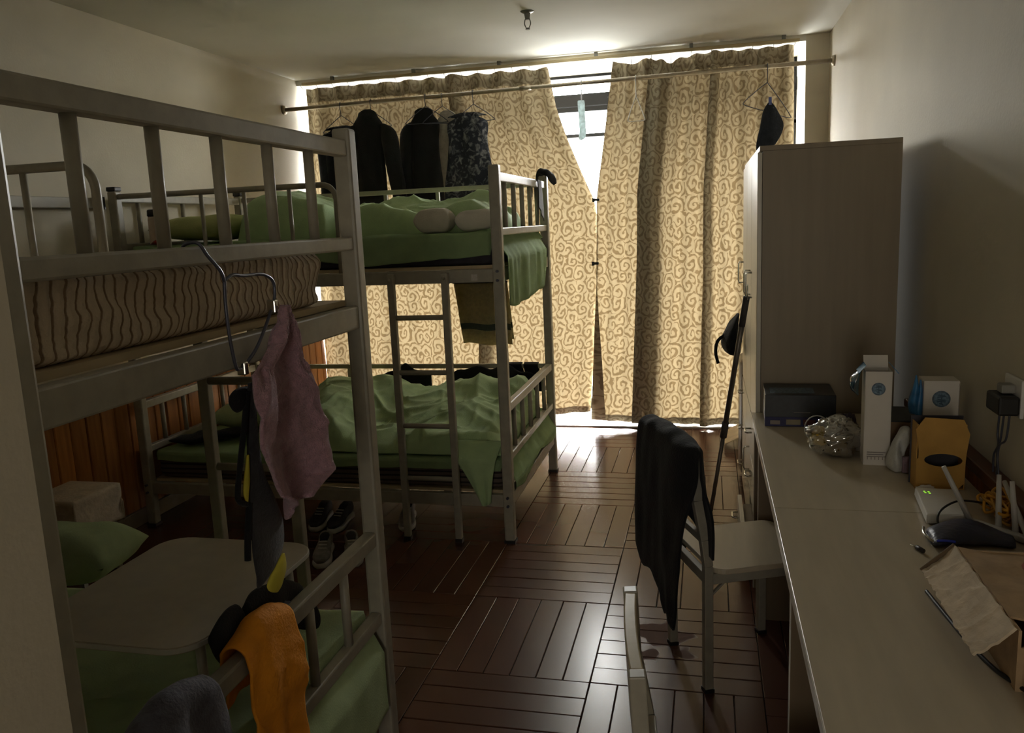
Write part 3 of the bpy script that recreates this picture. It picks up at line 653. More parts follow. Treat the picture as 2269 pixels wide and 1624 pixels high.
# bottle and packet on the far upper bunk
t = root('tumbler', 'white drinking bottle with black lid by the wall end of far upper bunk', 'bottle', (-2.80, 3.79, 1.52))
obj('body', lathe(NB(), (-2.80, 3.80, 1.522), [(0.030, 0), (0.034, 0.006), (0.034, 0.13), (0.031, 0.145)]), M('bottle_white', srgb(210, 190, 170), 0.4), t, smooth=True)
obj('lid', lathe(NB(), (-2.80, 3.80, 1.667), [(0.033, 0), (0.035, 0.004), (0.033, 0.03), (0.028, 0.035)]), cap_m, t, smooth=True)
bm = NB(); loft(bm, interp_secs([((-2.815, 3.765, 1.524), (0.002, 0, 0), (0, 0.004, 0.002)), ((-2.79, 3.768, 1.532), (0, 0, 0.012), (0, 0.010, 0)), ((-2.75, 3.77, 1.535), (0, 0, 0.018), (0, 0.013, 0)), ((-2.71, 3.768, 1.530), (0, 0, 0.012), (0, 0.008, 0))], 4), 14, 0.012, 30, 1.0)
tag(obj('snack_packet', bm, red_m, smooth=True), 'crumpled dark red packet beside the white drinking bottle on the upper bunk', 'packet')

# ------------------------------------------------------------------ folding bed table
t = root('folding_table', 'small pale folding table with rounded corners standing on the nearest lower bunk', 'table', (-1.245, 1.63, 0.46))
def rrect(x0, x1, y0, y1, r, n=6):
    P = []
    for cx, cy, a in ((x1 - r, y1 - r, 0), (x0 + r, y1 - r, 1), (x0 + r, y0 + r, 2), (x1 - r, y0 + r, 3)):
        for k in range(n + 1): th = math.pi / 2 * (a + k / n); P.append((cx + r * math.cos(th), cy + r * math.sin(th)))
    return P
def prism(bm, P, z0, z1, mi=0):
    a = [bm.verts.new((x, y, z0)) for x, y in P]; b = [bm.verts.new((x, y, z1)) for x, y in P]; n = len(P)
    bm.faces.new(a[::-1]).material_index = mi; bm.faces.new(b).material_index = mi
    for k in range(n): bm.faces.new((a[k], a[(k + 1) % n], b[(k + 1) % n], b[k])).material_index = mi
    return bm
TX0, TX1, TY0, TY1, TZ = -1.475, -1.025, 1.345, 1.915, 0.705
obj('table_top', prism(NB(), rrect(TX0, TX1, TY0, TY1, 0.075), TZ, TZ + 0.016), table_m, t)
obj('edge_band', prism(NB(), rrect(TX0 - 0.003, TX1 + 0.003, TY0 - 0.003, TY1 + 0.003, 0.077), TZ + 0.003, TZ + 0.013), white_m, t)
for y in (TY0 + 0.10, TY1 - 0.075):
    z0 = 0.478
    pts = [(TX0 + 0.05, y, TZ), (TX0 + 0.05, y, z0 + 0.05)] + arc((TX0 + 0.09, y, z0 + 0.05), (-0.04, 0, 0), (0, 0, -0.04), 0, math.pi / 2, 4)[1:] + arc((TX1 - 0.09, y, z0 + 0.05), (0, 0, -0.04), (0.04, 0, 0), 0, math.pi / 2, 4) + [(TX1 - 0.05, y, TZ)]
    obj('leg_frame', tube(NB(), pts, 0.011, 8), white_m, t, smooth=True)

# ------------------------------------------------------------------ ceiling sprinkler
t = root('fire_sprinkler', 'small metal sprinkler head hanging from the ceiling', 'sprinkler', (-0.963, 4.70, 2.70))
obj('escutcheon', lathe(NB(), (-0.963, 4.70, 2.688), [(0.02, 0), (0.036, 0.008), (0.038, 0.0119)]), gunmetal_m, t, smooth=True)
obj('body', lathe(NB(), (-0.963, 4.70, 2.655), [(0.012, 0), (0.014, 0.01), (0.018, 0.033)], 14), gunmetal_m, t)
for s in (-1, 1): obj('frame_arm', tube(NB(), spline([(-0.963 + s * 0.012, 4.70, 2.66), (-0.963 + s * 0.017, 4.70, 2.635), (-0.963 + s * 0.008, 4.70, 2.612)], 5), 0.003, 8), gunmetal_m, t)
obj('deflector', lathe(NB(), (-0.963, 4.70, 2.604), [(0.013, 0), (0.013, 0.004), (0.006, 0.009)], 14), gunmetal_m, t)

# ------------------------------------------------------------------ curtain rail, hanging rod
t = root('curtain_rail', 'beige curtain rail fixed along the top of the window', 'curtain rail', (-1.2, 6.0, 2.65))
obj('track', box(NB(), -3.0, 0.60, 5.985, 6.015, 2.650, 2.672), steel_m if False else M('rail_beige', srgb(186, 170, 134), 0.45, 0.06), t, bevel=0.004)
for x in (-2.75, -2.1, -1.45, -0.75, -0.1, 0.5): obj('bracket', box(NB(), x - 0.012, x + 0.012, 5.988, 6.012, 2.672, ZC), gunmetal_m, t)
HOOKX = []
def tens(x): return (x, )
t = root('hanging_rod', 'long metal clothes rod spanning the room in front of the curtains', 'rod', (-1.1, 5.8, 2.44))
RY = 5.80; RZL, RZR = 2.455, 2.482
def rodz(x): return RZL + (RZR - RZL) * (x - XL) / (XR - XL)
obj('tube', tube(NB(), [(XL + 0.008, RY, rodz(XL)), (XR - 0.008, RY, rodz(XR))], 0.0145, 14), steel_m, t, smooth=True)
for x, d in ((XL, 1), (XR, -1)):
    obj('flange', tube(NB(), [(x, RY, rodz(x)), (x + d * 0.018, RY, rodz(x))], [0.034, 0.030], 16), steel_m, t, smooth=True)
obj('coupling', tube(NB(), [(-1.26, RY, rodz(-1.26)), (-1.18, RY, rodz(-1.18))], 0.0165, 14), steel_m, t, smooth=True)

# ------------------------------------------------------------------ curtains
def lerp_tab(tab, z):
    if z <= tab[0][0]: return tab[0][1]
    for (a, b), (c, d) in zip(tab, tab[1:]):
        if z <= c: 
            k = (z - a) / (c - a); k = k * k * (3 - 2 * k) if False else k
            return b + (d - b) * k
    return tab[-1][1]
def curtain(name, label, left, right, top, bot, folds, seed, amp, nfold, nu=420, nv=90, foldback=None):
    """left/right: tables z->x of the edges; folds: (fraction, width) of doubled pleats; cloth is a real folded sheet"""
    t = root(name, label, 'curtain', ((lerp_tab(left, 0.1) + lerp_tab(right, 0.1)) / 2, 6.07, bot(0.5)))
    # path in fraction space with overlaps: list of (fraction, depth)
    path = [(0.0, 0.0)]
    if foldback: path = [(0.0, 0.02), (0.0, 0.0)]
    for fr, wd in folds: path += [(fr + wd, 0.0), (fr + wd + 0.003, 0.012), (fr, 0.022), (fr - 0.003, 0.034), (fr + 0.02, 0.044), (fr + wd, 0.040), (fr + wd + 0.06, 0.0)]
    path.append((1.0, 0.0))
    seglen = [abs(b[0] - a[0]) + abs(b[1] - a[1]) * 0.5 for a, b in zip(path, path[1:])]; tot = sum(seglen)
    def at(s):
        d = s * tot
        for (a, b), L_ in zip(zip(path, path[1:]), seglen):
            if d <= L_ or (b is path[-1]): k = min(1, d / max(L_, 1e-6)); return a[0] + (b[0] - a[0]) * k, a[1] + (b[1] - a[1]) * k
            d -= L_
        return path[-1]
    bm = NB()
    def f(u, v):
        fr, dep = at(u); z0, z1 = bot(fr), top(fr); z = z0 + (z1 - z0) * v
        xl, xr = lerp_tab(left, z), lerp_tab(right, z)
        if foldback and fr == 0.0 and dep > 0:
            xl += 50 * dep * foldback(z) ; 
        x = xl + (xr - xl) * fr
        a = amp * (0.55 + 0.6 * v)
        y = 6.075 - dep * 1.25 + a * math.sin(fr * nfold * 2 * math.pi + 0.9 * math.sin(fr * 5 + seed) + 0.35 * math.sin(z * 1.1 + seed)) + 0.012 * noise.noise(V((x * 5 + seed, z * 1.2, seed)))
        y += 0.01 * noise.noise(V((x * 14, z * 3, seed)))
        x += 0.006 * noise.noise(V((fr * 40, z * 1.5, seed + 4)))
        return V((x, y, z))
    W = abs(lerp_tab(right, 1.5) - lerp_tab(left, 1.5)) * 1.06
    grid(bm, f, nu, nv, lambda u, v: (u * tot * W + seed, v * 2.6))
    c = obj('cloth', bm, curtain_m, t, smooth=True)
    # header tape and bottom hem, slightly proud of the cloth
    hb = NB(); grid(hb, lambda u, v: f(u, 1.0 - 0.040 * v) + V((0, -0.004, 0.0)), nu, 4, lambda u, v: (u * tot * W + seed, v * 0.1)); obj('header_tape', hb, curtain_m, t, smooth=True)
    hb = NB(); grid(hb, lambda u, v: f(u, 0.019 * v) + V((0, -0.003, 0)), nu, 2, lambda u, v: (u * tot * W + seed, v * 0.1)); obj('hem', hb, curtain_m, t, smooth=True)
    n = max(4, int(W / 0.155))
    for k in range(n + 1):
        fr = k / n; zt = top(fr); x = lerp_tab(left, zt) + (lerp_tab(right, zt) - lerp_tab(left, zt)) * fr
        obj('hook', tube(NB(), [(x, 6.0, 2.655), (x, 6.012, 2.646), (x, 6.045, zt - 0.012)], 0.0025, 6), gunmetal_m, t)
    return t
lc_left = [(0, -3.045), (2.7, -3.015)]
lc_right = [(0.0, -0.875), (0.25, -0.86), (0.9, -0.80), (1.2, -0.782), (1.60, -0.783), (1.70, -0.80), (1.78, -0.835), (1.95, -0.905), (2.15, -0.985), (2.36, -1.055), (2.64, -1.106)]
rc_left = [(0.0, -0.865), (0.5, -0.835), (1.2, -0.790), (1.73, -0.772), (2.1, -0.715), (2.4, -0.672), (2.65, -0.636)]
rc_right = [(0, 0.602), (2.65, 0.572)]
sag = lambda fr, n, a: a * (1 - abs(math.sin(fr * n * math.pi)))
def rtop(fr):
    z = 2.640
    z -= 0.030 * math.exp(-((fr - 0.10) / 0.05) ** 2) + 0.050 * math.exp(-((fr - 0.33) / 0.05) ** 2) + 0.012 * math.exp(-((fr - 0.42) / 0.03) ** 2) + 0.02 * math.exp(-((fr - 0.25) / 0.03) ** 2)
    return z + 0.008 * fr
curtain('window_curtain', 'wide tan damask curtain behind the far bunk, left of the bright gap', lc_left, lc_right, lambda fr: 2.643 - 0.008 * abs(math.sin(fr * 11 * math.pi)),
        lambda fr: 0.050 + 0.06 * max(0, (fr - 0.72) / 0.28), [(0.60, 0.045)], 1.0, 0.024, 11)
curtain('window_curtain', 'tan damask curtain with dark overlapping folds, right of the bright gap', rc_left, rc_right, rtop,
        lambda fr: 0.048 - 0.028 * min(1, fr * 3), [(0.215, 0.125), (0.555, 0.035)], 4.0, 0.024, 10, foldback=lambda z: 0.12 * max(0, 1 - z / 1.15))
# two dark clips holding the curtain edges together
for z, lb in ((1.690, 'upper dark clip pinching the two curtains together just below the gap'), (1.235, 'lower dark clip pinching the two curtains together')):
    x = lerp_tab(rc_left, z)
    bm = NB(); box(bm, x - 0.028, x + 0.02, 5.995, 6.004, z - 0.008, z + 0.010); box(bm, x - 0.028, x - 0.012, 5.985, 6.02, z - 0.014, z + 0.014); box(bm, x - 0.028, x + 0.02, 6.008, 6.03, z - 0.006, z + 0.006)
    tag(obj('curtain_clip', bm, cap_m), lb, 'clip')

# ------------------------------------------------------------------ clothes on the rod
def hook_pts(x, y, z, top=0.0):
    """hook curling over a rod whose axis is along x: circle in the y-z plane, then a neck down"""
    r = 0.019
    return [V((x, y - r * math.cos(a), z + r * math.sin(a))) for a in [math.pi * 1.15 * k / 8 - 0.25 for k in range(8, -1, -1)]]
def hanger(label, x, w, drop, rot=0.0, mat=wire_m, r=0.0028, low=0.11, skew=0.0):
    z = rodz(x); t = root('clothes_hanger', label, 'hanger', (x, RY, z), 'hangers on the rod')
    pts = hook_pts(x, RY, z) + [V((x, RY - 0.012, z - 0.03)), V((x, RY, z - drop))]
    obj('hook', tube(NB(), pts, r, 8), mat, t, smooth=True)
    c, s = math.cos(rot), math.sin(rot); zt = z - drop
    Q = lambda a, dz: V((x + a * c, RY + a * s, zt + dz + skew * a))
    tri = spline([Q(0, 0.0), Q(w * 0.5, -low * 0.45), Q(w * 0.97, -low * 0.93), Q(w * 0.95, -low * 1.07), Q(0, -low * 1.08), Q(-w * 0.95, -low * 1.07), Q(-w * 0.97, -low * 0.93), Q(-w * 0.5, -low * 0.45), Q(0, 0.0)], 5)
    obj('shoulder_wire', tube(NB(), tri, r, 8), mat, t, smooth=True)
    return t
def garment(name, label, cat, x, y, ztop, hw, bottom, mat, sleeves=(1, 1), rot=0.0, th=0.035, seed=0.0, neck=0.05, slope=0.10, flare=1.0, sl=0.62, swing=0.06, wide=0.052):
    bm = NB(); c, s = math.cos(rot), math.sin(rot); ax = V((c, s, 0)); ay = V((-s, c, 0))
    P = lambda a, z, d=0.0: V((x, y, 0)) + ax * a + ay * d + V((0, 0, z))
    rows = [(ztop + 0.004, neck * 0.5, 0.006), (ztop - 0.006, neck * 1.0, 0.018), (ztop - 0.022, neck * 1.45, 0.026), (ztop - slope * 0.5, hw * 0.62, th * 0.9), (ztop - slope, hw * 0.95, th), (ztop - slope - 0.05, hw, th), (ztop - slope - 0.16, hw * 0.93, th * 1.1),
            ((ztop + bottom) / 2 - 0.05, hw * 0.96 * flare, th * 1.15), (bottom + 0.02, hw * flare, th), (bottom, hw * flare * 0.985, th * 0.85)]
    loft(bm, interp_secs([(P(0, z), ax * h, ay * d) for z, h, d in rows], 5), 44, 0.03, 13, seed)
    for sg, on in zip((-1, 1), sleeves):
        if not on: continue
        a0 = sg * hw * 0.80; L_ = sl
        secs = [(P(a0, ztop - slope * 0.95), ax * 0.03 , ay * th * 0.7), (P(a0 + sg * 0.05, ztop - slope - 0.06), ax * (wide * 1.05), ay * th * 0.9), (P(a0 + sg * (0.05 + swing * 0.5), ztop - slope - L_ * 0.45), ax * wide, ay * th * 0.9),
                (P(a0 + sg * (0.05 + swing), ztop - slope - L_ * 0.95), ax * wide * 0.82, ay * th * 0.75), (P(a0 + sg * (0.05 + swing), ztop - slope - L_), ax * wide * 0.8, ay * th * 0.6)]
        loft(bm, interp_secs(secs, 5), 24, 0.02, 15, seed + sg)
    return tag(obj(name, bm, mat, smooth=True), label, cat)
RF = RY - 0.0
hanger('wire hanger holding the dark garment nearest the left wall on the rod', -2.610, 0.14, 0.075, 0.1)
garment('navy_shirt', 'dark navy top hanging nearest the left wall on the rod', 'top', -2.635, RF + 0.045, 2.312, 0.135, 1.52, navy_m, (1, 0), 0.1, 0.028, 1.0, 0.095, 0.05, 1.05, 0.55, 0.0, 0.04)
hanger('wire hanger inside the black jacket second from the left wall', -2.372, 0.15, 0.06, -0.1)
garment('hanging_jacket', 'black jacket hanging second from the left wall on the rod', 'jacket', -2.385, RF - 0.05, 2.402, 0.125, 1.50, black_m, (1, 1), -0.05, 0.045, 3.0, 0.045, 0.11, 0.98, 0.64, 0.075, 0.062)
hanger('wire hanger inside the black jacket third from the left wall', -1.955, 0.15, 0.06, 0.1)
garment('hanging_jacket', 'black jacket hanging third from the left wall, beside the grey shirt', 'jacket', -1.985, RF + 0.045, 2.395, 0.110, 1.52, black_m, (1, 0), 0.05, 0.045, 5.0, 0.045, 0.10, 1.05, 0.62, 0.02, 0.050)
hanger('wire hanger holding the light grey shirt on the rod', -1.83, 0.14, 0.07, 0.3)
garment('hanging_shirt', 'light grey shirt hanging between the black jacket and the floral dress', 'shirt', -1.825, RF + 0.10, 2.372, 0.085, 1.54, lgrey_m, (0, 0), 0.1, 0.024, 7.0, 0.04, 0.07, 0.95)
hanger('wire hanger holding the dark floral dress on the rod', -1.60, 0.15, 0.075, -0.1)
garment('hanging_dress', 'dark dress with pale floral print hanging on the rod', 'dress', -1.645, RF - 0.03, 2.330, 0.15, 1.50, floral_m, (0, 0), -0.05, 0.035, 9.0, 0.10, 0.06, 1.3)
hanger('small white empty wire hanger in front of the right curtain', -0.462, 0.055, 0.115, 0.0, lwire_m, 0.003, 0.15)
hanger('bent wire hanger with a dark cloth clipped on, above the wardrobe', 0.385, 0.145, 0.10, 0.05, wire_m, 0.003, 0.17, -0.35)
# cloth clipped on the bent hanger
t = root('hanging_cloth', 'small dark cloth pinned to the bent hanger above the wardrobe', 'cloth', (0.41, RY, 2.0))
bm = NB(); loft(bm, interp_secs([((0.402, RY - 0.006, 2.252), (0.012, 0, 0), (0, 0.010, 0)), ((0.405, RY - 0.006, 2.20), (0.045, 0, 0), (0, 0.016, 0)), ((0.415, RY - 0.006, 2.10), (0.075, 0, 0), (0, 0.018, 0)), ((0.38, RY - 0.006, 1.99), (0.062, 0, 0), (0, 0.016, 0)), ((0.345, RY - 0.006, 1.925), (0.022, 0, 0.01), (0, 0.010, 0))], 6), 26, 0.015, 18, 3)
obj('cloth', bm, navy_m, t, smooth=True)
obj('peg', box(NB(), 0.394, 0.412, RY - 0.022, RY + 0.006, 2.235, 2.285), bluewire_m, t, label='blue clothes peg')
# sock in the bright gap
t = root('hanging_sock', 'grey green sock hanging from the rod in the bright gap between the curtains', 'sock', (-0.83, RY, 2.1))
sx = -0.829
bm = NB(); loft(bm, interp_secs([((sx - 0.004, RY - 0.024, 2.355), (0.020, 0, 0), (0, 0.009, 0)), ((sx - 0.004, RY - 0.022, 2.34), (0.024, 0, 0), (0, 0.012, 0)), ((sx, RY - 0.02, 2.25), (0.023, 0, 0), (0, 0.013, 0)), ((sx + 0.002, RY - 0.02, 2.15), (0.024, 0, 0), (0, 0.013, 0)), ((sx - 0.006, RY - 0.02, 2.105), (0.022, 0, 0), (0, 0.012, 0)), ((sx - 0.010, RY - 0.02, 2.092), (0.006, 0, 0), (0, 0.004, 0))], 6), 20, 0.008, 30, 1)
obj('foot', bm, M('sock_knit', srgb(196, 206, 206), 0.9, 0.2, 40, 0.4, 180, trans=0.5), t, smooth=True)
obj('peg_hook', tube(NB(), hook_pts(sx, RY, rodz(sx)) + [V((sx, RY - 0.015, rodz(sx) - 0.04)), V((sx, RY - 0.022, 2.352))], 0.004, 8), lwire_m, t, smooth=True)

# ------------------------------------------------------------------ things hanging on the far bunk
def cloth(name, label, cat, f, mat, nu=40, nv=40, solid=0.005, mif=None, parent=None):
    bm = NB(); grid(bm, f, nu, nv, mif=mif); o = obj(name, bm, mat, parent, smooth=True, solid=solid)
    return tag(o, label, cat) if label else o
# towel on a wire hanging behind the ladder
tY = 4.36
t = root('hanging_towel', 'grey green towel with a dark band hanging behind the ladder of the far bunk', 'towel', (-1.22, tY, 1.0))
def twl(u, v):
    s = 1 if v < 0.5 else -1; q = abs(v - 0.5) * 2
    wd = 0.30 - 0.02 * q
    return V((-1.365 + 0.045 * q + u * wd, tY - s * (0.010 + 0.012 * q) + 0.010 * noise.noise(V((u * 6, q * 2, 3))), 1.238 - 0.335 * q * (1 if s > 0 else 0.93) - 0.012 * u * (q) + 0.006 * math.sin(u * 9) * q))
cloth('terry', None, None, twl, [towel_m, tstripe_m], 36, 60, 0.006, lambda u, v: 1 if 0.68 < abs(v - 0.5) * 2 < 0.80 else 0, t)
obj('hanger_bar', tube(NB(), [(-1.398, tY, 1.234), (-1.385, tY, 1.246), (-1.37, tY, 1.238), (-1.06, tY, 1.238)], 0.004, 8), cap_m, t)
obj('hanger_wire', tube(NB(), [(-1.37, tY, 1.24), (-1.22, tY, 1.31), (-1.06, tY, 1.24)], 0.0025, 6), wire_m, t)
# pair of black socks on the back rail of the lower bunk
for k, (xx, lb) in enumerate(((-1.165, 'black sock over the back rail of the far bunk, left of its pair'), (-1.062, 'black sock over the back rail of the far bunk, right of its pair'))):
    def sk(u, v, xx=xx, k=k):
        q = v * 2 - 1; s = 1 if q < 0 else -1; d = abs(q)
        return V((xx - 0.045 + 0.09 * u + 0.05 * d * d, 4.895 - s * (0.018 - 0.004 * d) * 1.0, 0.695 - 0.15 * d - 0.03 * (1 - abs(u - 0.6)) * d * d + (0.0 if d > 0.06 else 0.0)))
    cloth('sock', lb, 'sock', sk, black_m, 14, 30, 0.005)['group'] = 'pair of black socks'
# black clothing heaped along the back of the lower bunk
for (xa, xb, lb, sd) in ((-2.03, -1.70, 'black garment behind the quilt of the far lower bunk, near the ladder', 1.0), (-1.60, -1.02, 'long black garment behind the quilt of the far lower bunk, near the end rail', 4.0)):
    bm = NB(); n = 6
    secs = [((xa + (xb - xa) * i / n, 4.840, 0.565 + 0.014 * math.sin(i * 2.3 + sd)), (0, 0.026 if 0 < i < n else 0.010, 0), (0, 0, 0.06 + 0.055 * math.sin(math.pi * (i + 0.4) / (n + 0.8)))) for i in range(n + 1)]
    loft(bm, interp_secs(secs, 6), 22, 0.03, 12, sd); tag(obj('dark_garment', bm, black_m, smooth=True), lb, 'clothing')
# dark cloth over the top corner of the far post and a strip on the bars
bm = NB(); loft(bm, interp_secs([((-0.985, 4.925, 1.80), (0.01, 0.01, 0), (0, 0, 0.005)), ((-0.955, 4.915, 1.842), (0.022, 0.03, 0), (0, 0, 0.018)), ((-0.915, 4.90, 1.835), (0.012, 0.04, 0), (0, 0, 0.022)), ((-0.885, 4.90, 1.79), (0.014, 0.035, 0), (0, 0, 0.022)), ((-0.88, 4.90, 1.765), (0.005, 0.01, 0), (0, 0, 0.006))], 5), 18, 0.01, 30, 2)
tag(obj('sports_hat', bm, black_m, smooth=True), 'black cloth hat on top of the far bunk post by the curtain gap', 'hat')
def strip(u, v):
    q = v * 2 - 1; s = 1 if q < 0 else -1; d = abs(q)
    return V((-0.945 + s * (0.026 + 0.006 * d), 4.60 + 0.10 * u + 0.03 * d * (u - 0.5) + 0.012 * math.sin(u * 12 + d * 4) * d, 1.793 - d * (0.16 + 0.08 * u if s > 0 else 0.10) - 0.0))
cloth('dark_strip_cloth', 'thin dark cloth hanging over the top end rail of the far bunk', 'cloth', strip, dgrey_m, 16, 36, 0.004)

# ------------------------------------------------------------------ things hanging on the nearest bunk
# hanger hooked on the end rail, with a pink towel
hx = -0.905
t = root('clothes_hanger', 'dark plastic coated hanger hooked on the nearest bunk, holding the pink towel', 'hanger', (hx, 1.42, 1.3))
pts = [V((-0.955, 1.372, 1.512)), V((-0.958, 1.372, 1.532)), V((-0.945, 1.372, 1.540)), V((-0.925, 1.375, 1.538)), V((-0.916, 1.385, 1.515)), V((hx, 1.405, 1.485)), V((hx, 1.415, 1.463))]
obj('hook', tube(NB(), spline(pts, 4), 0.0035, 8), wire_m, t, smooth=True)
tri = spline([(hx, 1.415, 1.466), (hx, 1.445, 1.474), (hx, 1.485, 1.470), (hx, 1.555, 1.468), (hx, 1.595, 1.452), (hx, 1.600, 1.425), (hx, 1.583, 1.395), (hx + 0.01, 1.50, 1.33), (hx + 0.005, 1.455, 1.297), (hx, 1.437, 1.288), (hx, 1.424, 1.297), (hx, 1.413, 1.36), (hx, 1.411, 1.42), (hx, 1.415, 1.466)], 5)
obj('wire_frame', tube(NB(), tri, 0.0035, 8), wire_m, t, smooth=True)
obj('clip', box(NB(), hx - 0.008, hx + 0.012, 1.575, 1.59, 1.383, 1.412), chrome_m, t, bevel=0.003)
obj('clip', box(NB(), hx - 0.008, hx + 0.012, 1.437, 1.452, 1.275, 1.302), chrome_m, t, bevel=0.003)
def pink(u, v):
    # outline in the y-z plane traced as left and right borders from top to bottom
    L_ = [(0.0, 1.588, 1.398), (0.12, 1.525, 1.318), (0.2, 1.476, 1.297), (0.28, 1.423, 1.279), (0.42, 1.421, 1.239), (0.62, 1.418, 1.131), (0.72, 1.426, 1.103), (0.88, 1.477, 1.011), (1.0, 1.535, 0.983)]
    R_ = [(0.0, 1.598, 1.398), (0.12, 1.618, 1.353), (0.28, 1.646, 1.278), (0.42, 1.660, 1.230), (0.55, 1.671, 1.18), (0.72, 1.688, 1.091), (0.88, 1.704, 1.003), (1.0, 1.585, 0.978)]
    def tb(T, s):
        for a, b in zip(T, T[1:]):
            if s <= b[0]: k = (s - a[0]) / (b[0] - a[0]); return a[1] + (b[1] - a[1]) * k, a[2] + (b[2] - a[2]) * k
        return T[-1][1:]
    (ya, za), (yb, zb) = tb(L_, v), tb(R_, v)
    y, z = ya + (yb - ya) * u, za + (zb - za) * u
    x = hx + 0.022 + 0.022 * math.sin(u * 6.5 + v * 2) * min(1, v * 2) + 0.014 * noise.noise(V((u * 5, v * 5, 2))) + 0.010 * ridge(u * 2, v * 2, 1.6, 3.0)
    z -= 0.050 * math.exp(-((u - 0.35) / 0.25) ** 2) * max(0, v - 0.9) * 10
    return V((x, y, z))
cloth('pink_towel', 'dusty pink terry towel hanging from the hanger on the nearest bunk', 'towel', pink, pink_m, 60, 90, 0.008)
# dark sleeve-like padded item with yellow lining, hanging behind the towel
t = root('padded_sleeve', 'long dark grey padded strap bag with yellow lining hanging behind the pink towel', 'bag', (-0.93, 1.47, 0.9))
SXP = -0.911
def sl(y, z): return y * 0.98, 1.55 - (1.55 - z) * 0.98
def sec2(ya, yb, z, th, xo=0.0):
    (a_, z_), (b_, _) = sl(ya, z), sl(yb, z); return ((SXP + xo, (a_ + b_) / 2, z_), (0, (b_ - a_) / 2, 0), (th, 0, 0))
bm = NB(); loft(bm, interp_secs([sec2(1.499, 1.512, 1.246, 0.004), sec2(1.492, 1.520, 1.19, 0.007), sec2(1.48, 1.515, 1.10, 0.009), sec2(1.468, 1.525, 1.04, 0.010), sec2(1.460, 1.556, 0.985, 0.011), sec2(1.452, 1.586, 0.929, 0.012), sec2(1.448, 1.592, 0.894, 0.012), sec2(1.452, 1.582, 0.862, 0.012), sec2(1.457, 1.545, 0.836, 0.010), sec2(1.458, 1.49, 0.820, 0.008), sec2(1.457, 1.468, 0.812, 0.004)], 5), 28, 0.008, 14, 1)
obj('shell', bm, dgrey_m, t, smooth=True)
bm = NB(); loft(bm, interp_secs([sec2(a_, b_, z_, th_, 0.012) for a_, b_, z_, th_ in ((1.549, 1.557, 0.850, 0.003), (1.525, 1.560, 0.838, 0.006), (1.495, 1.560, 0.824, 0.008), (1.478, 1.556, 0.810, 0.008), (1.480, 1.546, 0.797, 0.007), (1.494, 1.533, 0.786, 0.006), (1.508, 1.518, 0.779, 0.003))], 5), 18)
obj('lining', bm, yellow_m, t, smooth=True, label='bright yellow lining')
bm = NB(); loft(bm, interp_secs([sec2(1.470, 1.476, 1.10, 0.003), sec2(1.450, 1.470, 1.05, 0.005), sec2(1.444, 1.462, 1.025, 0.005), sec2(1.450, 1.456, 1.003, 0.002)], 5), 12)
obj('lining', bm, yellow_m, t, smooth=True, label='dull yellow lining edge')
P3 = lambda y, z: (SXP, *sl(y, z))
obj('strap', tube(NB(), spline([P3(1.495, 1.23), P3(1.470, 1.16), P3(1.452, 1.114), P3(1.424, 1.037), P3(1.427, 1.014), P3(1.452, 1.0)], 6), 0.006, 8), black_m, t, smooth=True)
obj('strap', tube(NB(), spline([P3(1.462, 1.0), P3(1.447, 0.95), P3(1.439, 0.915), P3(1.434, 0.884)], 6), 0.007, 8), black_m, t, smooth=True)
bm = NB(); loft(bm, interp_secs([((SXP - 0.008, *sl(1.50, 1.216)), (0, 0.010, 0.022), (0.008, 0, 0)), ((SXP - 0.008, *sl(1.47, 1.217)), (0, 0.008, 0.024), (0.012, 0, 0)), ((SXP - 0.006, *sl(1.447, 1.222)), (0, 0.004, 0.014), (0.008, 0, 0)), ((SXP - 0.006, *sl(1.438, 1.222)), (0, 0.001, 0.004), (0.002, 0, 0))], 5), 14)
obj('pocket_knob', bm, black_m, t, smooth=True)

# orange shirt draped over the lower end rail
def over_rail(y0, y1, zr, d_out, d_in, xr, seed, shear=0.0, lift=0.0, amp=0.012):
    def f(u, v):
        q = v * 2 - 1; s = 1 if q < 0 else -1; d = abs(q); y = y0 + (y1 - y0) * u
        dep = (d_out(u) if s > 0 else d_in(u)) * d
        r = 0.026
        if dep < r * 1.4: 
            a = dep / (r * 1.4) * math.pi / 2; x = xr + s * r * math.sin(a); z = zr + r * math.cos(a)
        else:
            x = xr + s * (r + 0.03 * (dep - 0.036)); z = zr - (dep - 0.036)
        k = min(1, dep * 8)
        x += s * k * amp * (0.6 + noise.noise(V((y * 14 + seed, z * 6, seed)))) + s * 0.5 * amp * k * ridge(y, z, 9, seed)
        y += shear * dep * (1 if s > 0 else -0.6) + 0.008 * noise.noise(V((z * 9, u * 3, seed)))
        z += lift * math.sin(u * math.pi) * (1 - d) + 0.004 * noise.noise(V((y * 30, d * 6, seed)))
        return V((x, y, z))
    return f
cloth('orange_shirt', 'bright orange shirt draped over the lower end rail of the nearest bunk', 'shirt',
      over_rail(1.375, 1.575, 0.694, lambda u: 0.34 + 0.02 * math.sin(u * 8), lambda u: 0.16, -0.945, 2.0, -0.06, 0.03, 0.018), orange_m, 50, 80, 0.006)
cloth('grey_shirt', 'dark grey shirt draped inside the end rail beside the orange shirt', 'shirt',
      over_rail(1.565, 1.635, 0.668, lambda u: 0.05, lambda u: 0.24, -0.975, 5.0, 0.02, 0.0, 0.012), bgrey_m, 20, 50, 0.006)
cloth('blue_grey_shirt', 'blue grey shirt over the lower end rail at the bottom edge of the view', 'shirt',
      over_rail(1.06, 1.27, 0.694, lambda u: 0.30, lambda u: 0.2, -0.945, 8.0, 0.05, 0.03, 0.02), bgrey_m, 44, 70, 0.006)
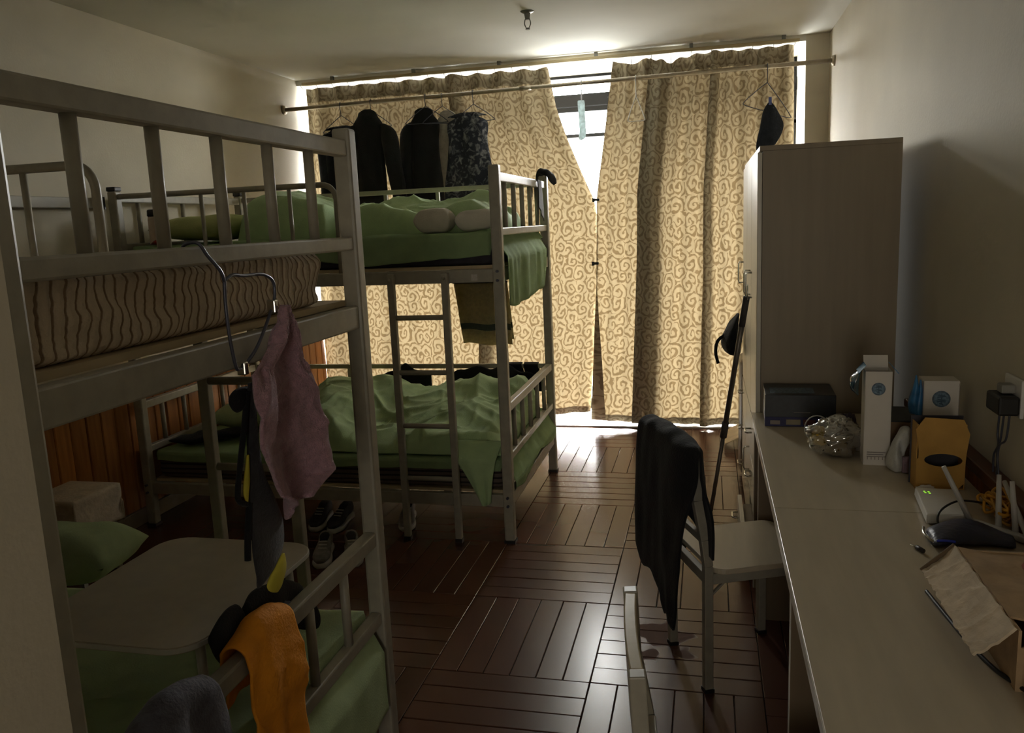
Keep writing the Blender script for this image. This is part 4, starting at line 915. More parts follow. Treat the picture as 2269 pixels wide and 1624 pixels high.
bm = NB(); loft(bm, interp_secs([((-0.992, 1.50, 0.735), (0, 0, 0.015), (0.010, 0, 0)), ((-0.992, 1.56, 0.715), (0, 0, 0.045), (0.020, 0, 0)), ((-0.992, 1.66, 0.675), (0, 0, 0.060), (0.022, 0, 0)), ((-0.992, 1.74, 0.625), (0, 0, 0.060), (0.022, 0, 0)), ((-0.992, 1.80, 0.57), (0, 0, 0.035), (0.016, 0, 0)), ((-0.992, 1.815, 0.55), (0, 0, 0.01), (0.005, 0, 0))], 6), 24, 0.012, 12, 7)
tag(obj('dark_hoodie', bm, black_m, smooth=True), 'black hoodie bundled behind the orange shirt on the nearest lower bunk', 'hoodie')
bm = NB(); loft(bm, interp_secs([((-0.995, 1.365, 0.735), (0, 0, 0.012), (0.006, 0, 0)), ((-0.995, 1.39, 0.715), (0, 0, 0.040), (0.018, 0, 0)), ((-0.995, 1.43, 0.700), (0, 0, 0.062), (0.020, 0, 0)), ((-0.995, 1.48, 0.705), (0, 0, 0.055), (0.018, 0, 0)), ((-0.995, 1.495, 0.71), (0, 0, 0.02), (0.008, 0, 0))], 6), 24, 0.012, 12, 9)
tag(obj('black_garment', bm, black_m, smooth=True), 'black garment between the folding table and the end rail', 'clothing')
# ------------------------------------------------------------------ cloth covered stool by the left wall, shoes
t = root('draped_stool', 'pale cloth covered stool by the left wall behind the nearest bunk', 'stool', (-2.86, 3.12, 0))
SX0, SX1, SY0, SY1 = -2.99, -2.74, 2.93, 3.2
obj('seat', box(NB(), SX0, SX1, SY0, SY1, 0.38, 0.41), board_m, t, bevel=0.004)
for x in (SX0 + 0.02, SX1 - 0.02):
    for y in (SY0 + 0.02, SY1 - 0.02): obj('leg', box(NB(), x - 0.012, x + 0.012, y - 0.012, y + 0.012, 0, 0.38), paint_m, t)
bm = NB()
def drape(u, v):
    x = SX0 - 0.012 + (SX1 - SX0 + 0.024) * 0.5 + (u - 0.5) * 0.62; y = (SY0 + SY1) / 2 + (v - 0.5) * 0.66
    hx_, hy_ = (SX1 - SX0) / 2 + 0.01, (SY1 - SY0) / 2 + 0.01; cx, cy = (SX0 + SX1) / 2, (SY0 + SY1) / 2
    dx, dy = max(0, abs(x - cx) - hx_), max(0, abs(y - cy) - hy_); d = max(dx, dy)
    w_ = 0.008 * math.sin((x + y) * 40) * min(1, d * 10)
    return V((cx + math.copysign(min(abs(x - cx), hx_ + 0.004) + (w_ if dx > dy else 0), x - cx), cy + math.copysign(min(abs(y - cy), hy_ + 0.004) + (w_ if dy >= dx else 0), y - cy), 0.418 - d * 1.0))
grid(bm, drape, 40, 40); obj('cover', bm, M('pale_cover', srgb(196, 180, 156), 0.9, 0.1, 20, 0.4, 60), t, smooth=True, solid=0.003)

def shoe(label, x, y, rot, um, sm, s=1.0, grp='shoes under the far bunk'):
    t = root('shoe', label, 'shoe', (x, y, 0), grp)
    R = Matrix.Rotation(rot, 3, 'Z'); o = V((x, y, 0))
    T = lambda p: o + R @ (V(p) * s)
    fp = [(-0.13, 0.026), (-0.10, 0.034), (-0.03, 0.032), (0.05, 0.042), (0.10, 0.040), (0.135, 0.022)]
    def secs(zs, k, prof): return [(T((a, 0, zs(i))), R @ V((0, b * s * k, 0)), V((0, 0, prof(i) * s))) for i, (a, b) in enumerate(fp)]
    bm = NB(); loft(bm, interp_secs(secs(lambda i: 0.014, 1.08, lambda i: 0.0135), 4), 16, power=0.5); obj('sole', bm, sm, t, smooth=True)
    hts = [0.062, 0.072, 0.060, 0.040, 0.032, 0.020]
    bm = NB(); loft(bm, interp_secs(secs(lambda i: 0.026 + hts[i] / 2, 1.0, lambda i: hts[i] / 2), 4), 18, power=0.8); obj('upper', bm, um, t, smooth=True)
    bm = NB(); loft(bm, interp_secs([(T((-0.095, 0, 0.094)), R @ V((0, 0.012 * s, 0)), V((0, 0, 0.003))), (T((-0.06, 0, 0.090)), R @ V((0, 0.024 * s, 0)), V((0, 0, 0.005))), (T((-0.015, 0, 0.080)), R @ V((0, 0.018 * s, 0)), V((0, 0, 0.005)))], 4), 14); obj('opening', bm, black_m, t, smooth=True)
    bm = NB()
    for k in range(4): bar(bm, T((0.0 + 0.022 * k, -0.02, 0.083 - 0.008 * k)), T((0.006 + 0.022 * k, 0.02, 0.083 - 0.008 * k)), 0.005, 0.004)
    obj('laces', bm, sm, t)
    return t
dshoe = M('dark_shoe', srgb(60, 56, 54), 0.8, 0.2, 40)
shoe('dark shoe with white sole at the back under the far bunk, leftmost', -2.03, 3.86, -1.4, dshoe, sole_m)
shoe('dark shoe with white sole at the back under the far bunk, right of its pair', -1.91, 3.85, -1.5, dshoe, sole_m)
shoe('white trainer under the far bunk, just left of the nearest bunk post', -1.71, 3.84, -1.2, M('white_shoe', srgb(206, 200, 190), 0.7, 0.08), sole_m)
shoe('pale grey trainer under the far bunk, just right of the nearest bunk post', -1.555, 3.92, -1.3, M('pale_shoe', srgb(160, 152, 146), 0.7, 0.1), sole_m)
shoe('grey slip-on shoe in front of the far bunk, left of its pair', -1.80, 3.42, -1.25, shoe_m, sole_m)
shoe('grey slip-on shoe in front of the far bunk, right of its pair', -1.665, 3.45, -1.1, shoe_m, sole_m)

# ------------------------------------------------------------------ wardrobe
WX0, WX1, WY0, WY1, WZ = 0.212, 0.712, 3.40, 4.68, 1.803
t = root('wardrobe', 'tall beige laminate wardrobe with drawers beside the desk', 'wardrobe', ((WX0 + WX1) / 2, (WY0 + WY1) / 2, 0))
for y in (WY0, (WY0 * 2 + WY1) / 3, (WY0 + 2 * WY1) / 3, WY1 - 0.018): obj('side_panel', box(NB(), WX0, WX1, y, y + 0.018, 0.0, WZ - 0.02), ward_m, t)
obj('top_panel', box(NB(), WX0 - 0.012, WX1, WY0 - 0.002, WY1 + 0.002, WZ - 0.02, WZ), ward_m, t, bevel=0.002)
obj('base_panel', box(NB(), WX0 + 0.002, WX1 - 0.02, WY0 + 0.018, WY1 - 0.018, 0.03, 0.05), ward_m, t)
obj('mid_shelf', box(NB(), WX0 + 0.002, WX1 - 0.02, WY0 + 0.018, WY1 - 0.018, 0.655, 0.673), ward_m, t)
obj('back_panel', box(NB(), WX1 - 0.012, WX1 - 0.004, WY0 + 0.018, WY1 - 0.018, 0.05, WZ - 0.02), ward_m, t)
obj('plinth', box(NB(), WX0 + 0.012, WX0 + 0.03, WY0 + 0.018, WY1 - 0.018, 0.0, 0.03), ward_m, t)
cw = (WY1 - WY0) / 3
def uhandle(parent, x, y, z, l, vertical):
    d = V((0, 0, l / 2)) if vertical else V((0, l / 2, 0)); c = V((x, y, z)); o_ = V((-0.026, 0, 0))
    k = 0.25
    obj('handle', tube(NB(), [c - d, c - d + o_ * 0.8, c - d * (1 - k) + o_, c + d * (1 - k) + o_, c + d + o_ * 0.8, c + d], 0.0042, 8), chrome_m, parent, smooth=True)
fx0, fx1 = WX0 - 0.019, WX0 - 0.001
for c in range(3):
    y0, y1 = WY0 + c * cw + 0.004, WY0 + (c + 1) * cw - 0.004
    d = obj('door', box(NB(), fx0, fx1, y0, y1, 0.665, WZ - 0.024), wdoor_m, t, bevel=0.002)
    uhandle(d, fx0, y1 - 0.04 if c != 1 else y0 + 0.10, 1.235, 0.11, True)
    if c == 1:
        d = obj('door', box(NB(), fx0, fx1, y0, y1, 0.052, 0.655), wdoor_m, t, bevel=0.002); uhandle(d, fx0, y0 + 0.06, 0.41, 0.11, True)
    else:
        for k in range(3):
            z0 = 0.052 + k * 0.201; dx = -0.055 if (c == 0 and k == 0) else 0.0
            d = obj('drawer', box(NB(), fx0 + dx, fx1 + dx, y0, y1, z0 + 0.003, z0 + 0.198), wdoor_m, t, bevel=0.002); uhandle(d, fx0 + dx, y1 - 0.09 if c else y0 + 0.33, z0 + 0.13, 0.075, False)
            if dx: obj('drawer_box', box(NB(), fx1 + dx, fx1 + 0.30, y0 + 0.02, y1 - 0.02, z0 + 0.02, z0 + 0.16), under_m, d)

# pole leaning against the wardrobe
pa, pb = V((0.158, 3.50, 1.205)), V((-0.010, 3.79, 0.012)); pd = (pb - pa)
t = root('mop_pole', 'telescopic grey mop pole leaning against the wardrobe', 'pole', tuple(pb))
obj('upper_tube', tube(NB(), [pa, pa + pd * 0.52], 0.0115, 12), pole_m, t, smooth=True)
obj('lower_tube', tube(NB(), [pa + pd * 0.50, pb], 0.009, 12), pole_m, t, smooth=True)
obj('collar', tube(NB(), [pa + pd * 0.47, pa + pd * 0.53], 0.0155, 12), rubber_m, t, smooth=True)
obj('grip', tube(NB(), [pa - pd * 0.005, pa + pd * 0.10], 0.0135, 12), rubber_m, t, smooth=True)
obj('hanging_loop', tube(NB(), arc(pa - pd * 0.02, (0, 0, 0.03), (0, 0.014, 0), 0, 2 * math.pi, 14)[:-1], 0.003, 8, True), chrome_m, t, smooth=True)
obj('foot', tube(NB(), [pb - pd * 0.02, pb - V((0, 0, 0.006))], [0.013, 0.02], 12), rubber_m, t, smooth=True)
# black bag at the far end of the wardrobe
t = root('shoulder_bag', 'small black bag hanging on the front of the wardrobe behind the pole', 'bag', (0.12, 4.55, 0.85))
bm = NB(); loft(bm, interp_secs([((0.165, 4.55, 1.02), (0, 0.03, 0), (0.008, 0, 0)), ((0.140, 4.55, 0.96), (0, 0.10, 0), (0.03, 0, 0)), ((0.125, 4.55, 0.88), (0, 0.13, 0), (0.05, 0, 0)), ((0.135, 4.55, 0.82), (0, 0.12, 0), (0.045, 0, 0)), ((0.15, 4.55, 0.80), (0, 0.08, 0), (0.02, 0, 0))], 5), 24, 0.01, 20, 1)
obj('pouch', bm, black_m, t, smooth=True)
obj('strap', tube(NB(), spline([(0.09, 4.50, 0.91), (0.055, 4.48, 0.88), (0.045, 4.48, 0.82), (0.058, 4.48, 0.76)], 6), 0.009, 8), black_m, t, smooth=True)
# suitcase and box beyond the wardrobe
t = root('suitcase', 'dark brown upright suitcase beyond the far end of the wardrobe', 'suitcase', (0.35, 4.95, 0))
obj('shell', box(NB(), 0.185, 0.66, 4.80, 5.06, 0.035, 0.73), M('suitcase_shell', srgb(104, 92, 76), 0.4, 0.1), t, bevel=0.03)
for x in (0.23, 0.61):
    for y in (4.85, 5.0): obj('wheel', tube(NB(), [(x - 0.012, y, 0.02), (x + 0.012, y, 0.02)], 0.0195, 12), cap_m, t)
obj('carry_handle', tube(NB(), spline([(0.30, 4.93, 0.72), (0.31, 4.93, 0.765), (0.53, 4.93, 0.765), (0.54, 4.93, 0.72)], 6), 0.012, 8), chrome_m, t, smooth=True)
t = root('open_carton', 'open pale cardboard carton on the floor near the right curtain', 'carton', (0.30, 5.5, 0))
CX0, CX1, CY0, CY1 = 0.21, 0.55, 5.42, 5.78
for nm, a in (('panel', (CX0, CX1, CY0, CY0 + 0.006)), ('panel', (CX0, CX1, CY1 - 0.006, CY1)), ('panel', (CX0, CX0 + 0.006, CY0 + 0.006, CY1 - 0.006)), ('panel', (CX1 - 0.006, CX1, CY0 + 0.006, CY1 - 0.006))): obj(nm, box(NB(), *a, 0.0, 0.10), card_m, t)
obj('bottom', box(NB(), CX0 + 0.006, CX1 - 0.006, CY0 + 0.006, CY1 - 0.006, 0, 0.006), card_m, t)
bm = NB(); obox(bm, (CX0 - 0.045, (CY0 + CY1) / 2, 0.075), (0.05, 0, 0.028), (0, 0.17, 0), (0.001, 0, 0.003)); obj('flap', bm, pcard_m, t)

# ------------------------------------------------------------------ desks
DX0, DX1, DZ = 0.175, 0.745, 0.75
def desk(label, y0, y1, panels, grp='pale desks along the right wall'):
    t = root('desk', label, 'desk', ((DX0 + DX1) / 2, (y0 + y1) / 2, 0), grp)
    obj('desk_top', box(NB(), DX0 + 0.002, DX1, y0 + 0.001, y1 - 0.001, DZ - 0.025, DZ), desk_m, t, bevel=0.0015)
    obj('edge_band', box(NB(), DX0, DX0 + 0.002, y0 + 0.001, y1 - 0.001, DZ - 0.025, DZ - 0.0006), edge_m, t)
    for y in panels: 
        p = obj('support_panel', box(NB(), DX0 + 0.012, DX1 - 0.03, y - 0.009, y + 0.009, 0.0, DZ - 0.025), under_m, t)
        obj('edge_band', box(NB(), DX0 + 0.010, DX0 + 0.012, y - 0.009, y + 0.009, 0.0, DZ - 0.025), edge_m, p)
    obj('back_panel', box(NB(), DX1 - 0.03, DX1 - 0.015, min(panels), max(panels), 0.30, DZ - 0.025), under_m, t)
    return t
desk('pale laminate desk nearest the camera, its edge beside the chairs', 0.55, 2.252, (0.58, 1.86))
desk('pale laminate desk by the wardrobe, holding the bag and white cartons', 2.252, 3.385, (3.09, 3.37))

# ------------------------------------------------------------------ chairs
def chair(label, A, ew, ed, w_, d_):
    """A: foot of the near back leg; ew: unit across the back; ed: unit towards the seat front"""
    A, ew, ed = V((*A, 0)), V((*ew, 0)).normalized(), V((*ed, 0)).normalized()
    c = A + ew * w_ / 2 + ed * d_ / 2
    t = root('chair', label, 'chair', tuple(c), 'wood seat chairs at the desks'); up = V((0, 0, 1))
    s = 0.0145
    for k in (0, 1):
        p = A + ew * w_ * k
        bm = NB(); pts = [p + up * 0.012, p + up * 0.44, p - ed * 0.012 + up * 0.53, p - ed * 0.036 + up * 0.665, p - ed * 0.042 + up * 0.805]
        for a, b in zip(pts, pts[1:]): bar(bm, a, b + (b - a).normalized() * 0.0, s * 2, s * 2, up=ed)
        lg = obj('back_leg', bm, paint_m, t, bevel=0.003)
        bm = NB(); obox(bm, p + up * 0.0065, ed * (s + 0.002), ew * (s + 0.002), up * 0.0065); obj('foot_cap', bm, cap_m, lg)
        q = p + ed * d_
        bm = NB(); bar(bm, q + up * 0.012, q + up * 0.415, s * 2, s * 2, up=ed); lg = obj('front_leg', bm, paint_m, t, bevel=0.003)
        bm = NB(); obox(bm, q + up * 0.0065, ed * (s + 0.002), ew * (s + 0.002), up * 0.0065); obj('foot_cap', bm, cap_m, lg)
        bm = NB(); bar(bm, p + up * 0.395 + ed * s, q + up * 0.395 - ed * s, 0.022, 0.035); obj('apron', bm, paint_m, t, bevel=0.002)
        bm = NB(); bar(bm, p + up * 0.34 + ed * s, p + up * 0.378 + ed * 0.055, 0.012, 0.006); obj('gusset', bm, paint_m, t)
    for e in (0, 1):
        a = A + ed * d_ * e; bm = NB(); bar(bm, a + up * 0.395 + ew * s, a + ew * (w_ - s) + up * 0.395, 0.022, 0.035); obj('apron', bm, paint_m, t, bevel=0.002)
    # rounded seat
    o0, L1, L2, r = A + ew * -0.028 + ed * -0.0, w_ + 0.056, d_ + 0.03, 0.045
    P = []
    for (cx, cy, q) in ((L1 - r, L2 - r, 0), (r, L2 - r, 1), (r, r, 2), (L1 - r, r, 3)):
        for k in range(7): th = math.pi / 2 * (q + k / 6); P.append((cx + r * math.cos(th), cy + r * math.sin(th)))
    bm = NB(); a = [bm.verts.new(o0 + ew * x + ed * (y + 0.016) + up * 0.413) for x, y in P]; b = [bm.verts.new(o0 + ew * x + ed * (y + 0.016) + up * 0.431) for x, y in P]
    bm.faces.new(a); bm.faces.new(b)
    for k in range(len(P)): bm.faces.new((a[k], a[(k + 1) % len(P)], b[(k + 1) % len(P)], b[k]))
    obj('seat', bm, desk_m, t, bevel=0.003)
    # back panel bowed slightly backwards, and a lower cross rail
    bm = NB()
    def pan(u, v, off): 
        z = 0.655 + 0.148 * v; bow = 0.005 * (1 - (2 * u - 1) ** 2)
        return A + ew * (s + (w_ - 2 * s) * u) - ed * (0.036 + 0.006 * (z - 0.665) / 0.14 + bow + off) + up * z
    for off in (-0.012, 0.012): grid(bm, lambda u, v: pan(u, v, off), 12, 3)
    bm.verts.ensure_lookup_table(); n1 = 13 * 4
    def idx(o_, i, j): return bm.verts[o_ * n1 + i * 4 + j]
    for i in range(12):
        for j in (0, 3): bm.faces.new((idx(0, i, j), idx(0, i + 1, j), idx(1, i + 1, j), idx(1, i, j)))
    for j in range(3):
        for i in (0, 12): bm.faces.new((idx(0, i, j), idx(0, i, j + 1), idx(1, i, j + 1), idx(1, i, j)))
    obj('back_panel', bm, MATS.get('chair_back') or M('chair_back', srgb(190, 178, 150), 0.22, 0.06, 30), t, smooth=False, bevel=0.003)
    bm = NB(); bar(bm, A + ew * s - ed * 0.004 + up * 0.52, A + ew * (w_ - s) - ed * 0.004 + up * 0.52, 0.018, 0.025); obj('cross_rail', bm, paint_m, t, bevel=0.002)
    return t
cA, cew, ced = (0.0, 2.552), (-0.39, 0.92), (0.92, 0.39)
chair('chair with a black garment over its back, pulled up to the desk', cA, cew, ced, 0.32, 0.345)
chair('chair back cut off by the bottom edge, nearest the camera at the desk', (-0.073, 1.267), (-0.04, 0.32), (0.99, 0.124), 0.318, 0.345)

# black garment thrown over the chair back
A3, E1, E2 = V((*cA, 0)), V((*cew, 0)).normalized(), V((*ced, 0)).normalized()
def jack(u, v):
    q = v * 2 - 1; s = -1 if q < 0 else 1; d = abs(q)                # s=-1: outer side, +1: seat side
    a = -0.062 + 0.457 * u                                            # place along the back
    drop_out = lerp_tab([(0, 0.44), (0.05, 0.56), (0.11, 0.65), (0.36, 0.665), (0.46, 0.59), (0.85, 0.55), (1, 0.51)], u) + 0.012 * math.sin(u * 17)
    drop_in = 0.39 - 0.10 * u + 0.015 * math.sin(u * 11)
    dep = d * (drop_out if s < 0 else drop_in); r = 0.036
    ztop = 0.822 + 0.018 * math.sin(u * math.pi) + 0.012 * u
    if dep < r * 1.5: th = dep / (r * 1.5) * math.pi / 2; o_ = s * r * math.sin(th); z = ztop + r * 0.7 * math.cos(th) - 0.01
    else: o_ = s * (r + 0.016 * (1 - math.exp(-(dep - 0.05) * 8))); z = ztop - 0.01 - (dep - r * 1.5)
    o_ *= 1 - 0.92 * math.exp(-(u / 0.09) ** 2) * math.exp(-(max(0, dep - 0.10) / 0.10) ** 2)
    k = min(1, dep * 5)
    fold = 0.005 * math.sin(u * 9 + 4 * noise.noise(V((u * 3, dep * 2, 1)))) * k + 0.006 * noise.noise(V((u * 7, dep * 5, 3)))
    a2 = a + 0.052 * min(1, max(0, dep - 0.20) * 4) * (1 - u) ** 2 * (1 if s < 0 else 0.4) + 0.03 * dep * u
    top = 0.0045 * (math.sin(u * 19 + 12 * q) + 0.6 * math.sin(u * 33 - 6 * q)) * max(0, 1 - dep * 4)
    return A3 + E1 * a2 + E2 * (-0.052 + o_ + s * fold) + V((0, 0, z + top * 0.6))
cloth('black_jacket', 'black garment draped over the back of the chair', 'jacket', jack, black_m, 90, 110, 0.007)

# ------------------------------------------------------------------ things on the desks
def up_box(parent, name, c, hx, hy, z0, z1, rot, mat, bevel=0.002, label=None):
    R = Matrix.Rotation(rot, 3, 'Z'); bm = NB(); obox(bm, (c[0], c[1], (z0 + z1) / 2), R @ V((hx, 0, 0)), R @ V((0, hy, 0)), (0, 0, (z1 - z0) / 2)); return obj(name, bm, mat, parent, bevel=bevel, label=label)
# black box
t = root('black_box', 'flat black box with a dark blue printed band on the desk by the wardrobe', 'box', (0.345, 3.265, DZ))
up_box(t, 'carton', (0.342, 3.265), 0.126, 0.108, DZ, 0.872, -0.03, dbox_m)
up_box(t, 'printed_band', (0.339, 3.1565), 0.126, 0.0012, DZ + 0.001, DZ + 0.037, -0.03, dblue_m)
for a, b, m_ in ((0.250, 0.018, grayprint_m), (0.315, 0.026, M('cream_print', srgb(150, 140, 116), 0.6)), (0.372, 0.022, M('reddish_dark_print', srgb(96, 50, 44), 0.6))): up_box(t, 'print', (a, 3.1555 - (a - 0.339) * 0.03), b, 0.0012, DZ + 0.008, DZ + (0.024 if b < 0.02 else 0.028), -0.03, m_)
up_box(t, 'line_print', (0.345, 3.156), 0.030, 0.001, 0.804, 0.806, -0.03, grayprint_m)
up_box(t, 'top_print', (0.315, 3.24), 0.08, 0.05, 0.872, 0.8728, -0.03, slate_m)
up_box(t, 'side_label', (0.2145, 3.20), 0.0012, 0.03, DZ + 0.02, DZ + 0.06, -0.03, M('pale_blue_label', srgb(130, 140, 190), 0.5))
# clear plastic bag of food
bc = V((0.413, 2.795, DZ))
t = root('plastic_bag', 'shiny clear plastic bag of food on the desk in front of the black box', 'bag', tuple(bc))
def blob(bm, c, rx, ry, rz, amp, fr, seed, nu=36, nv=22, flat=True):
    rows = []
    for j in range(nv + 1):
        ph_ = -math.pi / 2 + math.pi * j / nv; row = []
        for i in range(nu):
            th = 2 * math.pi * i / nu; d = V((math.cos(ph_) * math.cos(th), math.cos(ph_) * math.sin(th), math.sin(ph_)))
            k = 1 + amp * noise.noise(d * fr + V((seed, seed, 0))) + amp * 0.9 * (ridge(d.x + seed, d.y + d.z * 1.7, fr * 0.8, seed) - 0.3)
            p = V((d.x * rx * k, d.y * ry * k, d.z * rz * k)); 
            if flat: p.z = max(p.z, -rz * 0.72)
            row.append(bm.verts.new(c + p))
        rows.append(row)
    for a, b in zip(rows, rows[1:]):
        for i in range(nu): bm.faces.new((a[i], a[(i + 1) % nu], b[(i + 1) % nu], b[i]))
    bmesh.ops.remove_doubles(bm, verts=bm.verts, dist=0.0003); return bm
obj('film', blob(NB(), bc + V((0, 0, 0.056)), 0.088, 0.075, 0.066, 0.20, 2.6, 4.0, 60, 40), film_m, t, smooth=True)
obj('film_knot', loft(NB(), interp_secs([(bc + V((0.02, 0, 0.10)), (0.012, 0, 0), (0, 0.012, 0)), (bc + V((0.005, 0.0, 0.125)), (0.022, 0, 0.006), (0, 0.016, 0)), (bc + V((-0.02, 0.0, 0.128)), (0.016, 0, 0.008), (0, 0.006, 0))], 4), 14, 0.012, 60, 2), film_m, t, smooth=True)
obj('food_packet', blob(NB(), bc + V((0.015, 0.0, 0.036)), 0.062, 0.05, 0.042, 0.12, 2.0, 9.0), M('brown_food', srgb(96, 80, 58), 0.5, 0.4, 60), t, smooth=True)
obj('yellow_packet', blob(NB(), bc + V((-0.050, -0.01, 0.062)), 0.026, 0.032, 0.034, 0.12, 2.0, 3.0), M('yellow_packet', srgb(206, 170, 44), 0.35, 0.2, 60), t, smooth=True)
obj('silver_packet', blob(NB(), bc + V((-0.01, -0.025, 0.075)), 0.036, 0.03, 0.026, 0.2, 3.0, 5.0), M('silver_foil', srgb(206, 204, 198), 0.3, 0.2, 50, metal=0.6), t, smooth=True)
tag(obj('dark_bundle', blob(NB(), V((0.485, 3.03, DZ + 0.036)), 0.035, 0.03, 0.046, 0.25, 2.4, 6.0, 26, 16), M('plum_cloth', srgb(66, 56, 66), 0.8, 0.2, 40), smooth=True), 'small dark bundle behind the tall white carton', 'bundle')
# ring of a loose cable behind the bag
tag(obj('cable_loop', tube(NB(), [V((0.375 + 0.042 * math.cos(a), 2.955 + 0.01 * math.sin(a), 0.796 + 0.044 * math.sin(a))) for a in [2 * math.pi * k / 20 for k in range(20)]], 0.0022, 6, True), lwire_m, smooth=True), 'thin pale cable loop standing behind the plastic bag', 'cable')
# tall white carton and its twin
def carton(label, c, hx, hy, h, rot, open_top):
    t = root('white_carton', label, 'carton', (c[0], c[1], h[0]), 'white cartons with round blue emblem')
    R = Matrix.Rotation(rot, 3, 'Z'); C = V((c[0], c[1], 0)); z0, z1 = h
    for s in (-1, 1):
        bm = NB(); obox(bm, C + R @ V((s * (hx - 0.001), 0, 0)) + V((0, 0, (z0 + z1) / 2)), R @ V((0.001, 0, 0)), R @ V((0, hy, 0)), (0, 0, (z1 - z0) / 2)); obj('side_panel', bm, box_m, t)
        bm = NB(); obox(bm, C + R @ V((0, s * (hy - 0.001), 0)) + V((0, 0, (z0 + z1) / 2)), R @ V((hx, 0, 0)), R @ V((0, 0.001, 0)), (0, 0, (z1 - z0) / 2)); obj('side_panel', bm, box_m, t)
    bm = NB(); obox(bm, C + V((0, 0, z0 + 0.001)), R @ V((hx - 0.002, 0, 0)), R @ V((0, hy - 0.002, 0)), (0, 0, 0.001)); obj('bottom', bm, box_m, t)
    F = lambda a, z, d=0.0015: C + R @ V((a, -hy - d, 0)) + V((0, 0, z))
    er = min(hx * 0.52, 0.026); ez = z1 - (0.055 if z1 - z0 > 0.2 else 0.055)
    def disc(r, d, m_, nm, lb=None):
        bm = NB(); a = [bm.verts.new(F(r * math.cos(k * math.pi / 14), ez + r * math.sin(k * math.pi / 14), 0.0)) for k in range(28)]; b = [bm.verts.new(F(r * math.cos(k * math.pi / 14), ez + r * math.sin(k * math.pi / 14), d)) for k in range(28)]
        bm.faces.new(a); bm.faces.new(b)
        for k in range(28): bm.faces.new((a[k], a[(k + 1) % 28], b[(k + 1) % 28], b[k]))
        return obj(nm, bm, m_, t, label=lb)
    disc(er, 0.0012, slate_m, 'emblem_ring', 'round grey blue emblem'); disc(er * 0.80, 0.0016, M('emblem_blue', srgb(112, 140, 160), 0.5, 0.3, 150), 'emblem_disc')
    bm = NB()
    for k, (a, w2) in enumerate(((0.55, 0.9), (0.25, 1.1), (-0.05, 0.8), (-0.35, 1.1), (-0.62, 0.5))):
        p0 = F(-er * 0.42 * w2, ez + er * a * 0.9, 0.0022); p1 = F(er * 0.42 * w2, ez + er * (a * 0.9 + (0.12 if k % 2 else -0.1)), 0.0022); bar(bm, p0, p1, 0.0012, er * 0.13)
    bar(bm, F(0, ez + er * 0.6, 0.0024), F(er * 0.06, ez - er * 0.6, 0.0024), 0.0012, er * 0.12, up=R @ V((1, 0, 0)))
    obj('emblem_marks', bm, M('emblem_dark', srgb(66, 92, 110), 0.5), t)
    return t, C, R, F
t, C, R, F = carton('tall open white carton with a round blue emblem standing on the desk', (0.520, 2.722), 0.0385, 0.042, (DZ, 1.05), -0.06, True)
bm = NB(); rows_ = []
for k in range(3): bar(bm, F(-0.028, 0.792 - 0.007 * k), F(0.026 - 0.006 * (k % 2), 0.792 - 0.007 * k), 0.001, 0.0024)
for k in range(5): bar(bm, F(-0.026 + 0.011 * k, 0.768, 0.001), F(-0.026 + 0.011 * k, 0.778, 0.001), 0.001, 0.002, up=(1, 0, 0))
obj('small_print', bm, grayprint_m, t)
for s, dz, m_ in ((-1, 0.03, blue_m), (1, 0.03, blue_m)):
    bm = NB(); obox(bm, C + R @ V((s * 0.047, 0.0, 0)) + V((0, 0, 1.055)), R @ V((s * 0.010, 0, -0.012)), R @ V((0, 0.036, 0)), V((0.0008, 0, 0.0006))); obj('flap', bm, m_, t)
bm = NB(); obox(bm, C + R @ V((0, 0.044, 0)) + V((0, 0, 1.068)), R @ V((0.036, 0, 0)), V((0, 0.006, 0.019)), R @ V((0, 0.0007, 0))); obj('flap', bm, box_m, t)
bm = NB(); loft(bm, interp_secs([(C + R @ V((-0.045, 0, 0)) + V((0, 0, 1.05)), (0, 0.012, 0), (0.004, 0, 0)), (C + R @ V((-0.062, 0.0, 0)) + V((0, 0, 1.02)), (0, 0.026, 0), (0.012, 0, 0)), (C + R @ V((-0.066, 0.0, 0)) + V((0, 0, 0.985)), (0, 0.02, 0), (0.010, 0, 0)), (C + R @ V((-0.056, 0.0, 0)) + V((0, 0, 0.965)), (0, 0.004, 0), (0.003, 0, 0))], 4), 14, 0.008, 40, 2)
obj('blue_wrap', bm, film_mat('blue_film', (0.25, 0.5, 0.68, 1), 0.75, 0.2), t, smooth=True)
t, C, R, F = carton('squat white carton with a round blue emblem, standing behind the ochre folder', (0.712, 2.775), 0.051, 0.042, (0.885, 1.008), -0.04, False)
bm = NB(); obox(bm, C + V((0, 0, 1.009)), R @ V((0.05, 0, 0)), R @ V((0, 0.041, 0)), (0, 0, 0.001)); obj('lid', bm, box_m, t)
for a, z, w2 in ((-0.058, 0.94, 0.012), (-0.072, 0.955, 0.016)):
    bm = NB(); loft(bm, interp_secs([(C + V((a, -0.02, z + 0.07)), (0.002, 0, 0), (0, 0.004, 0)), (C + V((a, -0.022, z + 0.03)), (w2 * 0.6, 0, 0), (0, 0.015, 0)), (C + V((a - 0.004, -0.02, z - 0.02)), (w2, 0, 0), (0, 0.018, 0)), (C + V((a - 0.002, -0.02, z - 0.053)), (w2 * 0.8, 0, 0), (0, 0.014, 0))], 4), 14, 0.01, 40, a)
    obj('blue_wrap', bm, MATS.setdefault('blue_wrap', M('blue_wrapper', srgb(56, 120, 170), 0.4, 0.25, 40)), t, smooth=True)
